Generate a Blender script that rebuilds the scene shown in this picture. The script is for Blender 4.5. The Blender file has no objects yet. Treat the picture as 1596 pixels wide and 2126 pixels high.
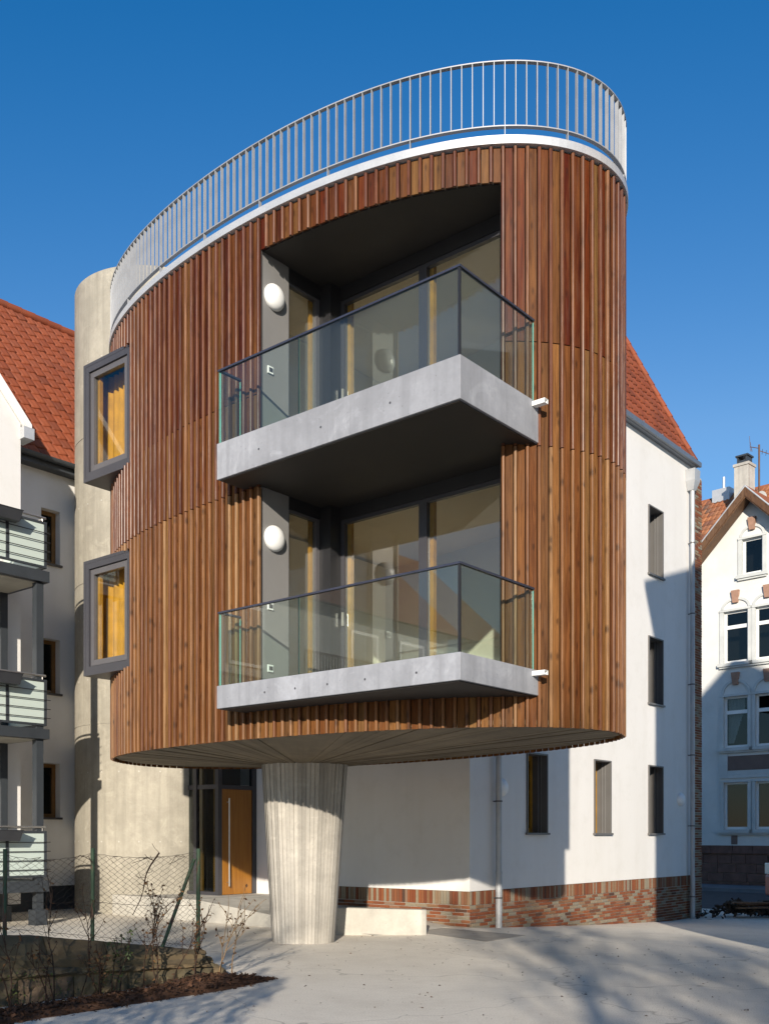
import bpy, bmesh, math, random
from mathutils import Vector, Matrix
from math import sin, cos, pi, radians, atan, hypot

random.seed(7)
SC = bpy.context.scene
COL = SC.collection

# ------------------------------------------------------------------ camera
EYE = 1.63
cam_d = bpy.data.cameras.new('camera')
cam_d.sensor_fit = 'HORIZONTAL'
cam_d.sensor_width = 36.0
cam_d.lens = 36.0 * 2100 / 1596
cam_d.shift_y = 672.0 / 1596
cam_d.clip_start = 0.1
cam_d.clip_end = 3000
cam = bpy.data.objects.new('camera', cam_d)
cam.location = (0, 0, EYE)
cam.rotation_euler = (radians(90), 0, 0)
COL.objects.link(cam)
SC.camera = cam

# ------------------------------------------------------------------ light
SUN_EL = radians(16.7)
SUN_D = 0.085                       # sideways drift of the rays per metre of depth
SUN_ROT = pi + atan(SUN_D)
world = bpy.data.worlds.new('World')
SC.world = world
world.use_nodes = True
wn = world.node_tree.nodes
wl = world.node_tree.links
bg = wn['Background']
sky = wn.new('ShaderNodeTexSky')
sky.sky_type = 'NISHITA'
sky.sun_disc = False
sky.sun_elevation = SUN_EL
sky.sun_rotation = SUN_ROT
sky.altitude = 300
sky.air_density = 1.2
sky.dust_density = 0.25
sky.ozone_density = 9.0
sep = wn.new('ShaderNodeSeparateColor'); cmb = wn.new('ShaderNodeCombineColor')
wl.new(sky.outputs['Color'], sep.inputs[0])
mr = wn.new('ShaderNodeMapRange'); mr.clamp = True
mr.inputs['From Min'].default_value = .27; mr.inputs['From Max'].default_value = .57
mr.inputs['To Min'].default_value = .22; mr.inputs['To Max'].default_value = 1.7
wl.new(sep.outputs[0], mr.inputs['Value'])
mu = wn.new('ShaderNodeMath'); mu.operation = 'MULTIPLY'
wl.new(sep.outputs[0], mu.inputs[0]); wl.new(mr.outputs[0], mu.inputs[1])
mr2 = wn.new('ShaderNodeMapRange'); mr2.clamp = True
mr2.inputs['From Min'].default_value = .27; mr2.inputs['From Max'].default_value = .57
mr2.inputs['To Min'].default_value = .95; mr2.inputs['To Max'].default_value = 1.27
wl.new(sep.outputs[0], mr2.inputs['Value'])
mu2 = wn.new('ShaderNodeMath'); mu2.operation = 'MULTIPLY'
wl.new(sep.outputs[1], mu2.inputs[0]); wl.new(mr2.outputs[0], mu2.inputs[1])
wl.new(mu.outputs[0], cmb.inputs[0]); wl.new(mu2.outputs[0], cmb.inputs[1]); wl.new(sep.outputs[2], cmb.inputs[2])
wl.new(cmb.outputs[0], bg.inputs['Color'])
bg.inputs['Strength'].default_value = 0.105

sun_d = bpy.data.lights.new('sun', 'SUN')
sun_d.energy = 4.3
sun_d.angle = radians(0.65)
sun_d.color = (1.0, 0.905, 0.77)
sun = bpy.data.objects.new('sun', sun_d)
ray = Vector((SUN_D, 1.0, -math.tan(SUN_EL) * hypot(SUN_D, 1.0))).normalized()
sun.rotation_euler = ray.to_track_quat('-Z', 'Y').to_euler()
sun.location = (-3, -30, 25)
COL.objects.link(sun)

vs = SC.view_settings
vs.view_transform = 'Standard'
vs.look = 'None'
vs.exposure = 0.62
vs.gamma = 1.0
vs.use_curve_mapping = False
SC.cycles.max_bounces = 8
SC.cycles.transparent_max_bounces = 24
SC.cycles.caustics_reflective = False
SC.cycles.caustics_refractive = False

# ------------------------------------------------------------------ node helpers
class NT:
    def __init__(s, name):
        s.m = bpy.data.materials.new(name)
        s.m.use_nodes = True
        s.t = s.m.node_tree
        s.b = s.t.nodes['Principled BSDF']
        s.out = s.t.nodes['Material Output']
    def n(s, kind, **kw):
        nd = s.t.nodes.new(kind)
        for k, v in kw.items():
            setattr(nd, k, v)
        return nd
    def l(s, a, b):
        s.t.links.new(a, b)
    def math(s, op, a, b=None, clamp=False):
        nd = s.n('ShaderNodeMath', operation=op, use_clamp=clamp)
        for i, x in enumerate((a, b)):
            if x is None: continue
            if isinstance(x, (int, float)): nd.inputs[i].default_value = x
            else: s.l(x, nd.inputs[i])
        return nd.outputs[0]
    def coords(s, scale=(1, 1, 1), offset=None):
        tc = s.n('ShaderNodeTexCoord')
        src = tc.outputs['Object']
        if offset is not None:
            va = s.n('ShaderNodeVectorMath', operation='ADD')
            s.l(src, va.inputs[0]); s.l(offset, va.inputs[1])
            src = va.outputs[0]
        mp = s.n('ShaderNodeMapping')
        mp.inputs['Scale'].default_value = scale
        s.l(src, mp.inputs['Vector'])
        return mp.outputs[0]
    def noise(s, vec, scale, detail=4, rough=.55, dist=0):
        nd = s.n('ShaderNodeTexNoise')
        nd.inputs['Scale'].default_value = scale
        nd.inputs['Detail'].default_value = detail
        nd.inputs['Roughness'].default_value = rough
        nd.inputs['Distortion'].default_value = dist
        s.l(vec, nd.inputs['Vector'])
        return nd.outputs['Fac']
    def ramp(s, fac, stops, interp='LINEAR'):
        nd = s.n('ShaderNodeValToRGB')
        cr = nd.color_ramp
        cr.interpolation = interp
        while len(cr.elements) < len(stops): cr.elements.new(0.5)
        for e, (p, c) in zip(cr.elements, stops):
            e.position = p
            e.color = (c[0], c[1], c[2], 1) if not isinstance(c, (int, float)) else (c, c, c, 1)
        s.l(fac, nd.inputs['Fac'])
        return nd.outputs['Color']
    def mix(s, fac, a, b, mode='MIX'):
        nd = s.n('ShaderNodeMix', data_type='RGBA', blend_type=mode)
        for sock, x in ((nd.inputs[0], fac), (nd.inputs[6], a), (nd.inputs[7], b)):
            if isinstance(x, (int, float)): sock.default_value = x
            elif isinstance(x, tuple): sock.default_value = (x[0], x[1], x[2], 1)
            else: s.l(x, sock)
        return nd.outputs[2]
    def bump(s, h, strength=.3, dist=.01):
        nd = s.n('ShaderNodeBump')
        nd.inputs['Strength'].default_value = strength
        nd.inputs['Distance'].default_value = dist
        s.l(h, nd.inputs['Height'])
        s.l(nd.outputs[0], s.b.inputs['Normal'])
    def rand(s):
        oi = s.n('ShaderNodeObjectInfo')
        ge = s.n('ShaderNodeNewGeometry')
        return s.math('FRACT', s.math('ADD', oi.outputs['Random'], ge.outputs['Random Per Island']))
    def col(s, c):
        if isinstance(c, tuple): s.b.inputs['Base Color'].default_value = (*c, 1)
        else: s.l(c, s.b.inputs['Base Color'])
    def set(s, rough=.6, metal=0., spec=.5):
        s.b.inputs['Roughness'].default_value = rough
        s.b.inputs['Metallic'].default_value = metal
        s.b.inputs['Specular IOR Level'].default_value = spec

def plain(name, c, rough=.5, metal=0., var=.12, scale=3., spec=.5, bump=0., bscale=80.):
    t = NT(name)
    v = t.coords()
    f = t.noise(v, scale, 5)
    lo = tuple(x * (1 - var) for x in c); hi = tuple(min(1, x * (1 + var)) for x in c)
    t.col(t.ramp(f, [(.3, lo), (.7, hi)]))
    t.set(rough, metal, spec)
    if bump: t.bump(t.noise(v, bscale, 3), bump, .004)
    return t.m

def wood(name, stops, seed, knots=.5, rough=.48, spec=.2, amount=.6):
    t = NT(name)
    r = t.rand()
    cx = t.n('ShaderNodeCombineXYZ')
    t.l(t.math('MULTIPLY', r, 37.0 + seed), cx.inputs[0])
    t.l(t.math('MULTIPLY', r, 19.0), cx.inputs[1])
    t.l(t.math('MULTIPLY', r, 83.0), cx.inputs[2])
    base = t.ramp(r, stops)
    g1 = t.noise(t.coords((42, 42, 1.5), cx.outputs[0]), 1.0, 5, .62, .8)      # grain bands
    g2 = t.noise(t.coords((170, 170, 4.0), cx.outputs[0]), 1.0, 3, .6)         # fine dark pores
    g3 = t.noise(t.coords((9, 9, 1.1), cx.outputs[0]), 1.0, 4, .6)             # weathered patches
    g4 = t.noise(t.coords((14, 14, .7), cx.outputs[0]), 2.3, 3, .55)
    dark = t.mix(1.0, base, (.33, .27, .25), 'MULTIPLY')
    lite = t.mix(.38, base, (.27, .125, .040))
    c = t.mix(t.ramp(g1, [(.40, 0.), (.66, .75)]), base, dark)
    c = t.mix(t.ramp(g3, [(.48, 0.), (.70, .7)]), c, lite)
    c = t.mix(t.ramp(g4, [(.55, 0.), (.72, .6)]), c, t.mix(.5, base, (.10, .075, .065)))
    c = t.mix(t.ramp(g2, [(.50, 0.), (.72, .5)]), c, (.02, .009, .005))
    vo = t.n('ShaderNodeTexVoronoi', voronoi_dimensions='2D')
    vo.inputs['Scale'].default_value = 1.0
    sp = t.n('ShaderNodeSeparateXYZ'); t.l(t.coords((10, 10, 3.6), cx.outputs[0]), sp.inputs[0])
    cb = t.n('ShaderNodeCombineXYZ'); t.l(sp.outputs[0], cb.inputs[0]); t.l(sp.outputs[2], cb.inputs[1])
    t.l(cb.outputs[0], vo.inputs['Vector'])
    sc2 = t.n('ShaderNodeSeparateColor'); t.l(vo.outputs['Color'], sc2.inputs[0])
    has = t.math('GREATER_THAN', sc2.outputs[0], 1.0 - amount)
    k = t.math('MULTIPLY', t.ramp(vo.outputs['Distance'], [(.07, knots), (.12, knots * .6), (.22, 0.)]), has)
    c = t.mix(k, c, (.022, .010, .006))
    c = t.mix(1.0, c, (.87, .85, .79), 'MULTIPLY')
    t.col(c)
    t.set(rough, 0, spec)
    t.bump(g1, .35, .008)
    return t.m

def concrete(name, c, stain=.5, streak=True, rough=.75, pore=True, island=False):
    t = NT(name)
    v = t.coords()
    big = t.noise(v, .8, 6, .6)
    vs_ = t.coords((7, 7, .35))
    st = t.noise(vs_, 1.0, 5, .6)
    fine = t.noise(v, 26, 4, .6)
    lo = tuple(x * .68 for x in c); hi = tuple(x * 1.14 for x in c)
    col = t.ramp(big, [(.3, lo), (.66, hi)])
    med = t.noise(v, 4.5, 5, .65)
    col = t.mix(t.ramp(med, [(.46, 0.), (.66, .45)]), col, tuple(x * .70 for x in c))
    clo = t.noise(v, 2.2, 6, .7, 1.2)
    col = t.mix(t.ramp(clo, [(.54, 0.), (.64, .4)]), col, tuple(min(.8, x * 1.28) for x in c))
    if streak:
        col = t.mix(t.ramp(st, [(.45, 0.), (.75, stain)]), col, tuple(x * .62 for x in c))
    col = t.mix(t.ramp(fine, [(.4, .0), (.75, .22)]), col, tuple(x * .6 for x in c))
    if island:
        r = t.rand()
        col = t.mix(1.0, col, t.ramp(r, [(0., .74), (.5, .95), (1., 1.08)]), 'MULTIPLY')
    if pore:
        vo = t.n('ShaderNodeTexVoronoi'); vo.inputs['Scale'].default_value = 9
        t.l(v, vo.inputs['Vector'])
        col = t.mix(t.ramp(vo.outputs['Distance'], [(.045, .55), (.075, 0.)]), col, tuple(x * .35 for x in c))
    t.col(col)
    t.set(rough, 0, .35)
    t.bump(fine, .25, .006)
    return t.m

def thin_glass(name, tint, f0, rough=0.0, dust=0.0):
    t = NT(name)
    lw = t.n('ShaderNodeLayerWeight'); lw.inputs['Blend'].default_value = .5
    p = t.math('POWER', lw.outputs['Facing'], 4.6)
    f = t.math('ADD', t.math('MULTIPLY', p, 1 - f0), f0, True)
    tr = t.n('ShaderNodeBsdfTransparent'); tr.inputs['Color'].default_value = (*tint, 1)
    gl = t.n('ShaderNodeBsdfGlossy'); gl.inputs['Roughness'].default_value = rough
    gl.inputs['Color'].default_value = (1, 1, 1, 1)
    mx = t.n('ShaderNodeMixShader')
    t.l(f, mx.inputs[0]); t.l(tr.outputs[0], mx.inputs[1]); t.l(gl.outputs[0], mx.inputs[2])
    res = mx.outputs[0]
    if dust:                                   # film of building dust on the outside
        df = t.n('ShaderNodeBsdfDiffuse'); df.inputs['Color'].default_value = (.62, .62, .60, 1)
        m2 = t.n('ShaderNodeMixShader')
        dn = t.noise(t.coords((1.2, 1.2, .5)), 1.0, 4)
        t.l(t.ramp(dn, [(.3, dust * .8), (.75, dust * 1.25)]), m2.inputs[0])
        t.l(res, m2.inputs[1]); t.l(df.outputs[0], m2.inputs[2]); res = m2.outputs[0]
    t.l(res, t.out.inputs['Surface'])
    return t.m

M = {}
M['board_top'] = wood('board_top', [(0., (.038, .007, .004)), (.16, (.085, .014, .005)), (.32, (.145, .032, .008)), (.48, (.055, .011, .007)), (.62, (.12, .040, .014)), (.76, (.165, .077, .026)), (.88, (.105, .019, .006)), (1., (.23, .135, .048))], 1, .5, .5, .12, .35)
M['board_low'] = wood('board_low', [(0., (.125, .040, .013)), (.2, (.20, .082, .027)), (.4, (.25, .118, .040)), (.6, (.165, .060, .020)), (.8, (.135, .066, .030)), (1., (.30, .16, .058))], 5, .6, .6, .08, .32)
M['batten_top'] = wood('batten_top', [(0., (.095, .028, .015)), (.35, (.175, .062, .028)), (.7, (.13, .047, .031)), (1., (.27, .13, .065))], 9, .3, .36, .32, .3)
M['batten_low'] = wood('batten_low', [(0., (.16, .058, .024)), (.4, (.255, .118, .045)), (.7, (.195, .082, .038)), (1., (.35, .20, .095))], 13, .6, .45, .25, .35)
M['membrane'] = plain('membrane', (.02, .016, .014), .9)
M['conc'] = concrete('tower_concrete', (.375, .345, .282), .7)
M['conc_board'] = concrete('board_marked_concrete', (.43, .40, .35), .2, island=True, pore=True)
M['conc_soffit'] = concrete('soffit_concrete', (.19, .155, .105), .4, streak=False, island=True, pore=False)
M['conc_slab'] = concrete('slab_concrete', (.315, .325, .355), .75)
M['conc_ramp'] = concrete('ramp_concrete', (.50, .475, .42), .25, rough=.85)
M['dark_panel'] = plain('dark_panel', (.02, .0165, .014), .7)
M['alu'] = plain('anthracite_aluminium', (.046, .045, .052), .42, .0, .06)
M['alu_light'] = plain('grey_aluminium', (.095, .09, .094), .38, .0, .06)
M['panel_grey'] = plain('grey_facade_panel', (.20, .195, .19), .5, 0, .05)
M['black_frame'] = plain('dark_frame', (.018, .018, .02), .4)
M['rail_dark'] = plain('dark_handrail', (.045, .05, .075), .35, .3)
M['brown_wood'] = plain('brown_window_wood', (.20, .10, .028), .45, 0, .2, 6)
M['ochre_wood'] = plain('ochre_wood', (.40, .20, .02), .45, 0, .2, 6)
M['door_wood'] = None
M['galv'] = None
M['steel'] = plain('stainless_steel', (.55, .53, .5), .3, .9, .08)
M['white'] = plain('white_enamel', (.8, .8, .78), .35, 0, .02)
M['room_white'] = plain('room_white', (.80, .75, .64), .9, 0, .03)
M['room_floor'] = plain('room_floor', (.45, .27, .12), .4, 0, .15, 8)
M['curtain'] = plain('ochre_wall', (.50, .25, .012), .8, 0, .2, 5)
M['pane'] = thin_glass('window_glass', (.92, .94, .92), .07, 0, .018)
M['pane_dark'] = thin_glass('dark_window_glass', (.62, .65, .65), .032)
M['box_glass'] = thin_glass('box_window_glass', (.92, .93, .90), .04)
M['reveal'] = plain('reveal_aluminium', (.12, .115, .11), .5, 0, .06)
M['pipe_zinc'] = plain('zinc_pipe', (.40, .41, .42), .45, .2, .12)
M['glass_rail'] = thin_glass('balustrade_glass', (.90, .955, .93), .04, 0, .006)
M['glass_edge'] = plain('glass_edge', (.16, .42, .37), .2, 0, .1)
M['plaster'] = None
M['slate'] = plain('dark_steel', (.045, .052, .06), .45, .2)
M['zinc'] = plain('weathered_zinc', (.15, .17, .20), .4, .3, .1)
M['soffit_light'] = plain('balcony_soffit', (.35, .33, .28), .8)

t = NT('door_wood')                                # warm oiled oak leaf
v = t.coords((22, 22, 1.2)); g = t.noise(v, 1, 5, .6, .4)
t.col(t.ramp(g, [(.3, (.25, .095, .010)), (.7, (.36, .155, .02))])); t.set(.42); t.bump(g, .15, .003)
M['door_wood'] = t.m

t = NT('galvanised_steel')
v = t.coords(); sp = t.n('ShaderNodeTexVoronoi'); sp.inputs['Scale'].default_value = 45
t.l(v, sp.inputs['Vector'])
g = t.noise(v, 2.5, 4)
cc = t.mix(.3, t.ramp(g, [(.3, (.40, .415, .43)), (.7, (.56, .57, .58))]), t.ramp(sp.outputs['Distance'], [(0., .75), (.6, .55)]))
t.col(cc); t.set(.42, .35, .5)
M['galv'] = t.m
M['rail_galv'] = plain('dull_galvanised_bar', (.36, .37, .385), .5, .25, .15)

t = NT('white_plaster')
v = t.coords(); a_ = t.noise(v, .35, 5); b_ = t.noise(v, 140, 2)
vst = t.coords((1.6, 1.6, .12)); c_ = t.noise(vst, 1., 4)
cc = t.ramp(a_, [(.3, (.69, .675, .65)), (.7, (.735, .72, .70))])
cc = t.mix(t.ramp(c_, [(.46, 0.), (.75, .5)]), cc, (.62, .60, .565))
d_ = t.noise(v, 2.6, 6, .68)
cc = t.mix(t.ramp(d_, [(.5, 0.), (.75, .4)]), cc, (.60, .58, .54))
t.col(cc); t.set(.9, 0, .2); t.bump(b_, .25, .003)
M['plaster'] = t.m

t = NT('old_plaster')
v = t.coords(); a_ = t.noise(v, .7, 6, .62); b_ = t.noise(v, 35, 4)
cc = t.ramp(a_, [(.3, (.60, .595, .56)), (.65, (.72, .715, .68))])
t.col(cc); t.set(.9, 0, .2); t.bump(b_, .5, .012)
M['old_plaster'] = t.m
M['dish_grey'] = plain('dish_grey', (.30, .30, .29), .6)
M['chimney'] = concrete('stained_chimney_render', (.50, .47, .42), .9)
M['trim_stone'] = plain('pale_trim', (.55, .56, .54), .85, 0, .1, 2, .3)
M['key_stone'] = plain('brown_keystone', (.34, .2, .14), .85, 0, .15, 6, .3)
M['brown_panel'] = plain('brown_panel', (.17, .115, .095), .85, 0, .12)
M['red_sandstone'] = plain('red_sandstone', (.16, .085, .065), .9, 0, .25, 4, .3, .5, 30)
M['barge_wood'] = wood('weathered_board', [(0., (.13, .07, .045)), (1., (.2, .115, .07))], 3)

def piece_mat(name, stops, rough=.85, dirt=.25, scale=14, bump=.4):
    t = NT(name)
    r = t.rand()
    base = t.ramp(r, stops)
    v = t.coords()
    f = t.noise(v, scale, 4, .6)
    c = t.mix(t.ramp(f, [(.4, 0.), (.8, dirt)]), base, t.mix(.6, base, (.04, .03, .025)))
    t.col(c); t.set(rough, 0, .3); t.bump(f, bump, .006)
    return t.m
M['brick'] = piece_mat('clinker_brick', [(0., (.19, .055, .024)), (.2, (.24, .082, .033)), (.36, (.155, .046, .022)), (.48, (.22, .12, .062)), (.62, (.26, .215, .15)), (.78, (.225, .20, .155)), (.9, (.245, .09, .038)), (1., (.075, .042, .03))], .85, .4, 22)
M['mortar'] = plain('pale_mortar', (.42, .395, .345), .95, 0, .12, 12, .2)
M['tile'] = piece_mat('red_roof_tile', [(0., (.205, .050, .021)), (.4, (.27, .070, .029)), (.8, (.235, .064, .029)), (1., (.16, .043, .021))], .65, .45, 5, .2)
M['tile_old'] = piece_mat('weathered_roof_tile', [(0., (.30, .10, .045)), (.35, (.36, .15, .07)), (.6, (.2, .09, .06)), (.8, (.42, .17, .075)), (1., (.14, .09, .07))], .9, .45, 8)
M['roof_under'] = plain('roof_batten_layer', (.06, .03, .02), .95)
M['stone'] = piece_mat('mossy_sandstone', [(0., (.12, .088, .048)), (.4, (.165, .12, .066)), (.7, (.10, .082, .048)), (1., (.145, .10, .065))], .95, .75, 5, 1.)
M['stone_moss'] = piece_mat('moss', [(0., (.06, .085, .02)), (1., (.09, .11, .03))], .95, .4, 30)
M['bark'] = plain('bark', (.075, .055, .04), .95, 0, .3, 14, .2)
M['sapling'] = plain('sapling_stem', (.04, .024, .017), .85, 0, .3, 20, .2)
M['dead_leaf'] = piece_mat('dry_leaf', [(0., (.055, .025, .012)), (.6, (.10, .05, .02)), (1., (.17, .09, .035))], .8, .3, 20)
M['green_leaf'] = piece_mat('evergreen_leaf', [(0., (.03, .05, .015)), (1., (.06, .085, .025))], .6, .3, 20)
t = NT('green_rusty_paint')
v = t.coords((9, 9, 2.5)); f = t.noise(v, 1.2, 5, .65)
t.col(t.ramp(f, [(.42, (.022, .050, .025)), (.52, (.028, .06, .028)), (.58, (.07, .036, .02))])); t.set(.7)
M['green_paint'] = t.m
M['wire'] = plain('rusted_wire', (.05, .036, .028), .7, .1, .2)
M['mulch'] = piece_mat('bark_mulch', [(0., (.03, .015, .009)), (.5, (.06, .028, .015)), (1., (.10, .048, .025))], .95, .5, 22, .9)
M['planter'] = plain('planter_plastic', (.035, .037, .042), .5)
M['rubber'] = plain('black_rubber', (.015, .015, .015), .8)
M['red_paint'] = plain('red_machine_paint', (.38, .025, .018), .4)
M['soil'] = piece_mat('dug_soil', [(0., (.04, .03, .022)), (1., (.075, .055, .04))], .95, .5, 15, .9)
M['frost'] = NT('frosted_glass'); t = M['frost']
t.col((.50, .575, .53)); t.set(.32, 0, .5); M['frost'] = t.m

# ground concrete: pale broom-finished slab with patches and cracks
t = NT('yard_concrete')
v = t.coords()
a_ = t.noise(v, .22, 6, .6); b_ = t.noise(v, 1.6, 6, .62); c_ = t.noise(t.coords((5, 60, 5)), 1., 5, .65); d_ = t.noise(v, 75, 4, .7)
cc = t.ramp(a_, [(.3, (.65, .595, .50)), (.7, (.77, .71, .61))])
cc = t.mix(t.ramp(b_, [(.45, 0.), (.72, .5)]), cc, (.54, .48, .395))
cc = t.mix(t.ramp(c_, [(.42, 0.), (.72, .5)]), cc, (.80, .75, .66))
cc = t.mix(t.ramp(t.noise(t.coords((4, 38, 4)), 1., 5, .7), [(.54, 0.), (.70, .55)]), cc, (.50, .44, .365))
cc = t.mix(t.ramp(d_, [(.5, 0.), (.68, .75)]), cc, (.30, .26, .21))
vo = t.n('ShaderNodeTexVoronoi'); vo.inputs['Scale'].default_value = 5.5; t.l(v, vo.inputs['Vector'])
cc = t.mix(t.ramp(vo.outputs['Distance'], [(.035, .75), (.075, 0.)]), cc, (.16, .13, .10))
cr1 = t.n('ShaderNodeTexVoronoi', feature='DISTANCE_TO_EDGE'); cr1.inputs['Scale'].default_value = .33
wv = t.n('ShaderNodeVectorMath', operation='ADD'); nz = t.n('ShaderNodeTexNoise'); nz.inputs['Scale'].default_value = 1.3; t.l(v, nz.inputs['Vector'])
t.l(v, wv.inputs[0]); t.l(nz.outputs['Color'], wv.inputs[1]); t.l(wv.outputs[0], cr1.inputs['Vector'])
cc = t.mix(t.ramp(cr1.outputs['Distance'], [(.0015, .5), (.004, 0.)]), cc, (.2, .17, .13))
t.col(cc); t.set(.9, 0, .25)
t.bump(t.math('ADD', t.math('MULTIPLY', c_, .8), t.math('MULTIPLY', d_, .9)), .55, .007)
M['yard'] = t.m
M['paver'] = concrete('paver_concrete', (.36, .33, .285), .2, rough=.9)
M['asphalt'] = plain('asphalt', (.055, .055, .06), .95, 0, .2, 3, .3, .4, 120)
M['pavement'] = plain('pavement_slab', (.16, .16, .17), .9, 0, .15, 2, .3)

# ------------------------------------------------------------------ mesh helpers
class MB:
    def __init__(s): s.v = []; s.f = []; s.mi = []; s.smooth = []
    def add(s, vs, fs, mi=0, smooth=False):
        b = len(s.v)
        s.v += [tuple(p) for p in vs]
        for f in fs:
            s.f.append(tuple(b + i for i in f)); s.mi.append(mi); s.smooth.append(smooth)
    def hexa(s, c, mi=0):
        # c: 8 corners, bottom ring 0-3 ccw then top ring 4-7
        s.add(c, [(3, 2, 1, 0), (4, 5, 6, 7), (0, 1, 5, 4), (1, 2, 6, 5), (2, 3, 7, 6), (3, 0, 4, 7)], mi)
    def box(s, x0, x1, y0, y1, z0, z1, mi=0):
        s.hexa([(x0, y0, z0), (x1, y0, z0), (x1, y1, z0), (x0, y1, z0), (x0, y0, z1), (x1, y0, z1), (x1, y1, z1), (x0, y1, z1)], mi)
    def fb(s, F, a0, a1, b0, b1, z0, z1, mi=0):
        q = [F.p(a0, b0, z0), F.p(a1, b0, z0), F.p(a1, b1, z0), F.p(a0, b1, z0), F.p(a0, b0, z1), F.p(a1, b0, z1), F.p(a1, b1, z1), F.p(a0, b1, z1)]
        if F.flip: q = [q[3], q[2], q[1], q[0], q[7], q[6], q[5], q[4]]
        s.hexa(q, mi)
    def prism(s, poly, z0, z1, mi=0):
        n = len(poly)
        z0s = z0 if isinstance(z0, (list, tuple)) else [z0] * n
        z1s = z1 if isinstance(z1, (list, tuple)) else [z1] * n
        vs = [(x, y, z) for (x, y), z in zip(poly, z0s)] + [(x, y, z) for (x, y), z in zip(poly, z1s)]
        s.add(vs, [tuple(range(n - 1, -1, -1)), tuple(range(n, 2 * n))] + [(i, (i + 1) % n, n + (i + 1) % n, n + i) for i in range(n)], mi)
    def tube(s, pts, r, n=6, mi=0, cap=True, smooth=True):
        pts = [Vector(p) for p in pts]
        rs = r if isinstance(r, (list, tuple)) else [r] * len(pts)
        rings = []
        up = Vector((0, 0, 1))
        for i, p in enumerate(pts):
            d = (pts[min(i + 1, len(pts) - 1)] - pts[max(i - 1, 0)]).normalized()
            ref = up if abs(d.dot(up)) < .95 else Vector((1, 0, 0))
            a = d.cross(ref).normalized(); b = a.cross(d)
            rings.append([p + (a * cos(2 * pi * k / n) + b * sin(2 * pi * k / n)) * rs[i] for k in range(n)])
        base = [q for r_ in rings for q in r_]
        fs = []
        for i in range(len(pts) - 1):
            for k in range(n):
                fs.append((i * n + k, i * n + (k + 1) % n, (i + 1) * n + (k + 1) % n, (i + 1) * n + k))
        s.add(base, fs, mi, smooth)
        if cap:
            s.add(rings[0], [tuple(range(n))], mi); s.add(rings[-1], [tuple(range(n - 1, -1, -1))], mi)
    def mesh(s, name, mats):
        me = bpy.data.meshes.new(name)
        me.from_pydata(s.v, [], s.f)
        for m in (mats if isinstance(mats, (list, tuple)) else [mats]): me.materials.append(m)
        me.polygons.foreach_set('material_index', s.mi)
        me.polygons.foreach_set('use_smooth', s.smooth)
        me.update()
        return me
    def build(s, name, mats, parent=None, recalc=False, bevel=0.0):
        me = s.mesh(name, mats)
        if recalc:
            bm = bmesh.new(); bm.from_mesh(me)
            bmesh.ops.recalc_face_normals(bm, faces=bm.faces); bm.to_mesh(me); bm.free()
        return link(name, me, parent, bevel)

def link(name, me, parent=None, bevel=0.0, matrix=None):
    o = bpy.data.objects.new(name, me)
    COL.objects.link(o)
    if parent is not None:
        o.parent = parent
        off = Vector((0, 0, 0)); q = parent
        while q is not None: off += q.location; q = q.parent
        if matrix is None: o.location = -off
        else: o.matrix_local = Matrix.Translation(-off) @ matrix
    elif matrix is not None: o.matrix_local = matrix
    if bevel:
        b = o.modifiers.new('bevel', 'BEVEL'); b.width = bevel; b.segments = 2; b.limit_method = 'ANGLE'
    return o

def thing(name, loc, label, cat, group=None):
    o = bpy.data.objects.new(name, None); COL.objects.link(o)
    o.location = loc; o.empty_display_size = .2
    o['label'] = label; o['category'] = cat
    if group: o['group'] = group
    return o
def tag(o, label, cat, group=None):
    o['label'] = label; o['category'] = cat
    if group: o['group'] = group
    return o
def structure(o): o['kind'] = 'structure'; return o
def stuff(o): o['kind'] = 'stuff'; return o

class Fr:
    def __init__(s, o, A, B):
        s.o = Vector(o); s.A = Vector(A); s.B = Vector(B)
        s.flip = (s.A.x * s.B.y - s.A.y * s.B.x) < 0
    def p(s, a, b, z=None):
        q = s.o + s.A * a + s.B * b
        return (q.x, q.y) if z is None else (q.x, q.y, z)
    def inv(s, x, y):
        d = Vector((x, y)) - s.o
        return d.dot(s.A), d.dot(s.B)

U = Vector((-.7705, .6375)); U.normalize()
V = Vector((-U.y * -1, -U.x)); V = Vector((U.y, -U.x))
K = (1.5, 17.8)
KF = Fr(K, V, U)                    # white house: a along the right façade, b along the left one
LF = Fr((.7536, 10.0744), U, V)        # balconies: a along the long front, b towards the house

def scr(x, y, z):                   # where a point falls in the picture (only used to pick which repeats stay single)
    return 798 + 2100 * x / y, 1735 - 2100 * (z - EYE) / y

# ------------------------------------------------------------------ the ground
def gz(x, y):
    v = KF.inv(x, y)[0]
    tt = max(0., min(1., v / 8.5))
    return -.43 * tt * (1.25 - .25 * tt)
vv = [-500, -120, -60, -30, -20, -15, -10, -5, -2, 0] + [k * .85 for k in range(1, 11)] + [12, 16, 22, 30, 60, 150, 500]
uu = [-500, -120, -60, -30, -15, -8, -4, 0, 4, 8, 15, 30, 60, 120, 500]
mb = MB()
vs_ = []
for a in vv:
    for b in uu:
        x, y = KF.p(a, b); vs_.append((x, y, gz(x, y)))
fs_ = []
nu = len(uu)
for i in range(len(vv) - 1):
    for j in range(nu - 1):
        fs_.append((i * nu + j, (i + 1) * nu + j, (i + 1) * nu + j + 1, i * nu + j + 1))
mb.add(vs_, fs_)
structure(mb.build('ground', M['yard']))

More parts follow.
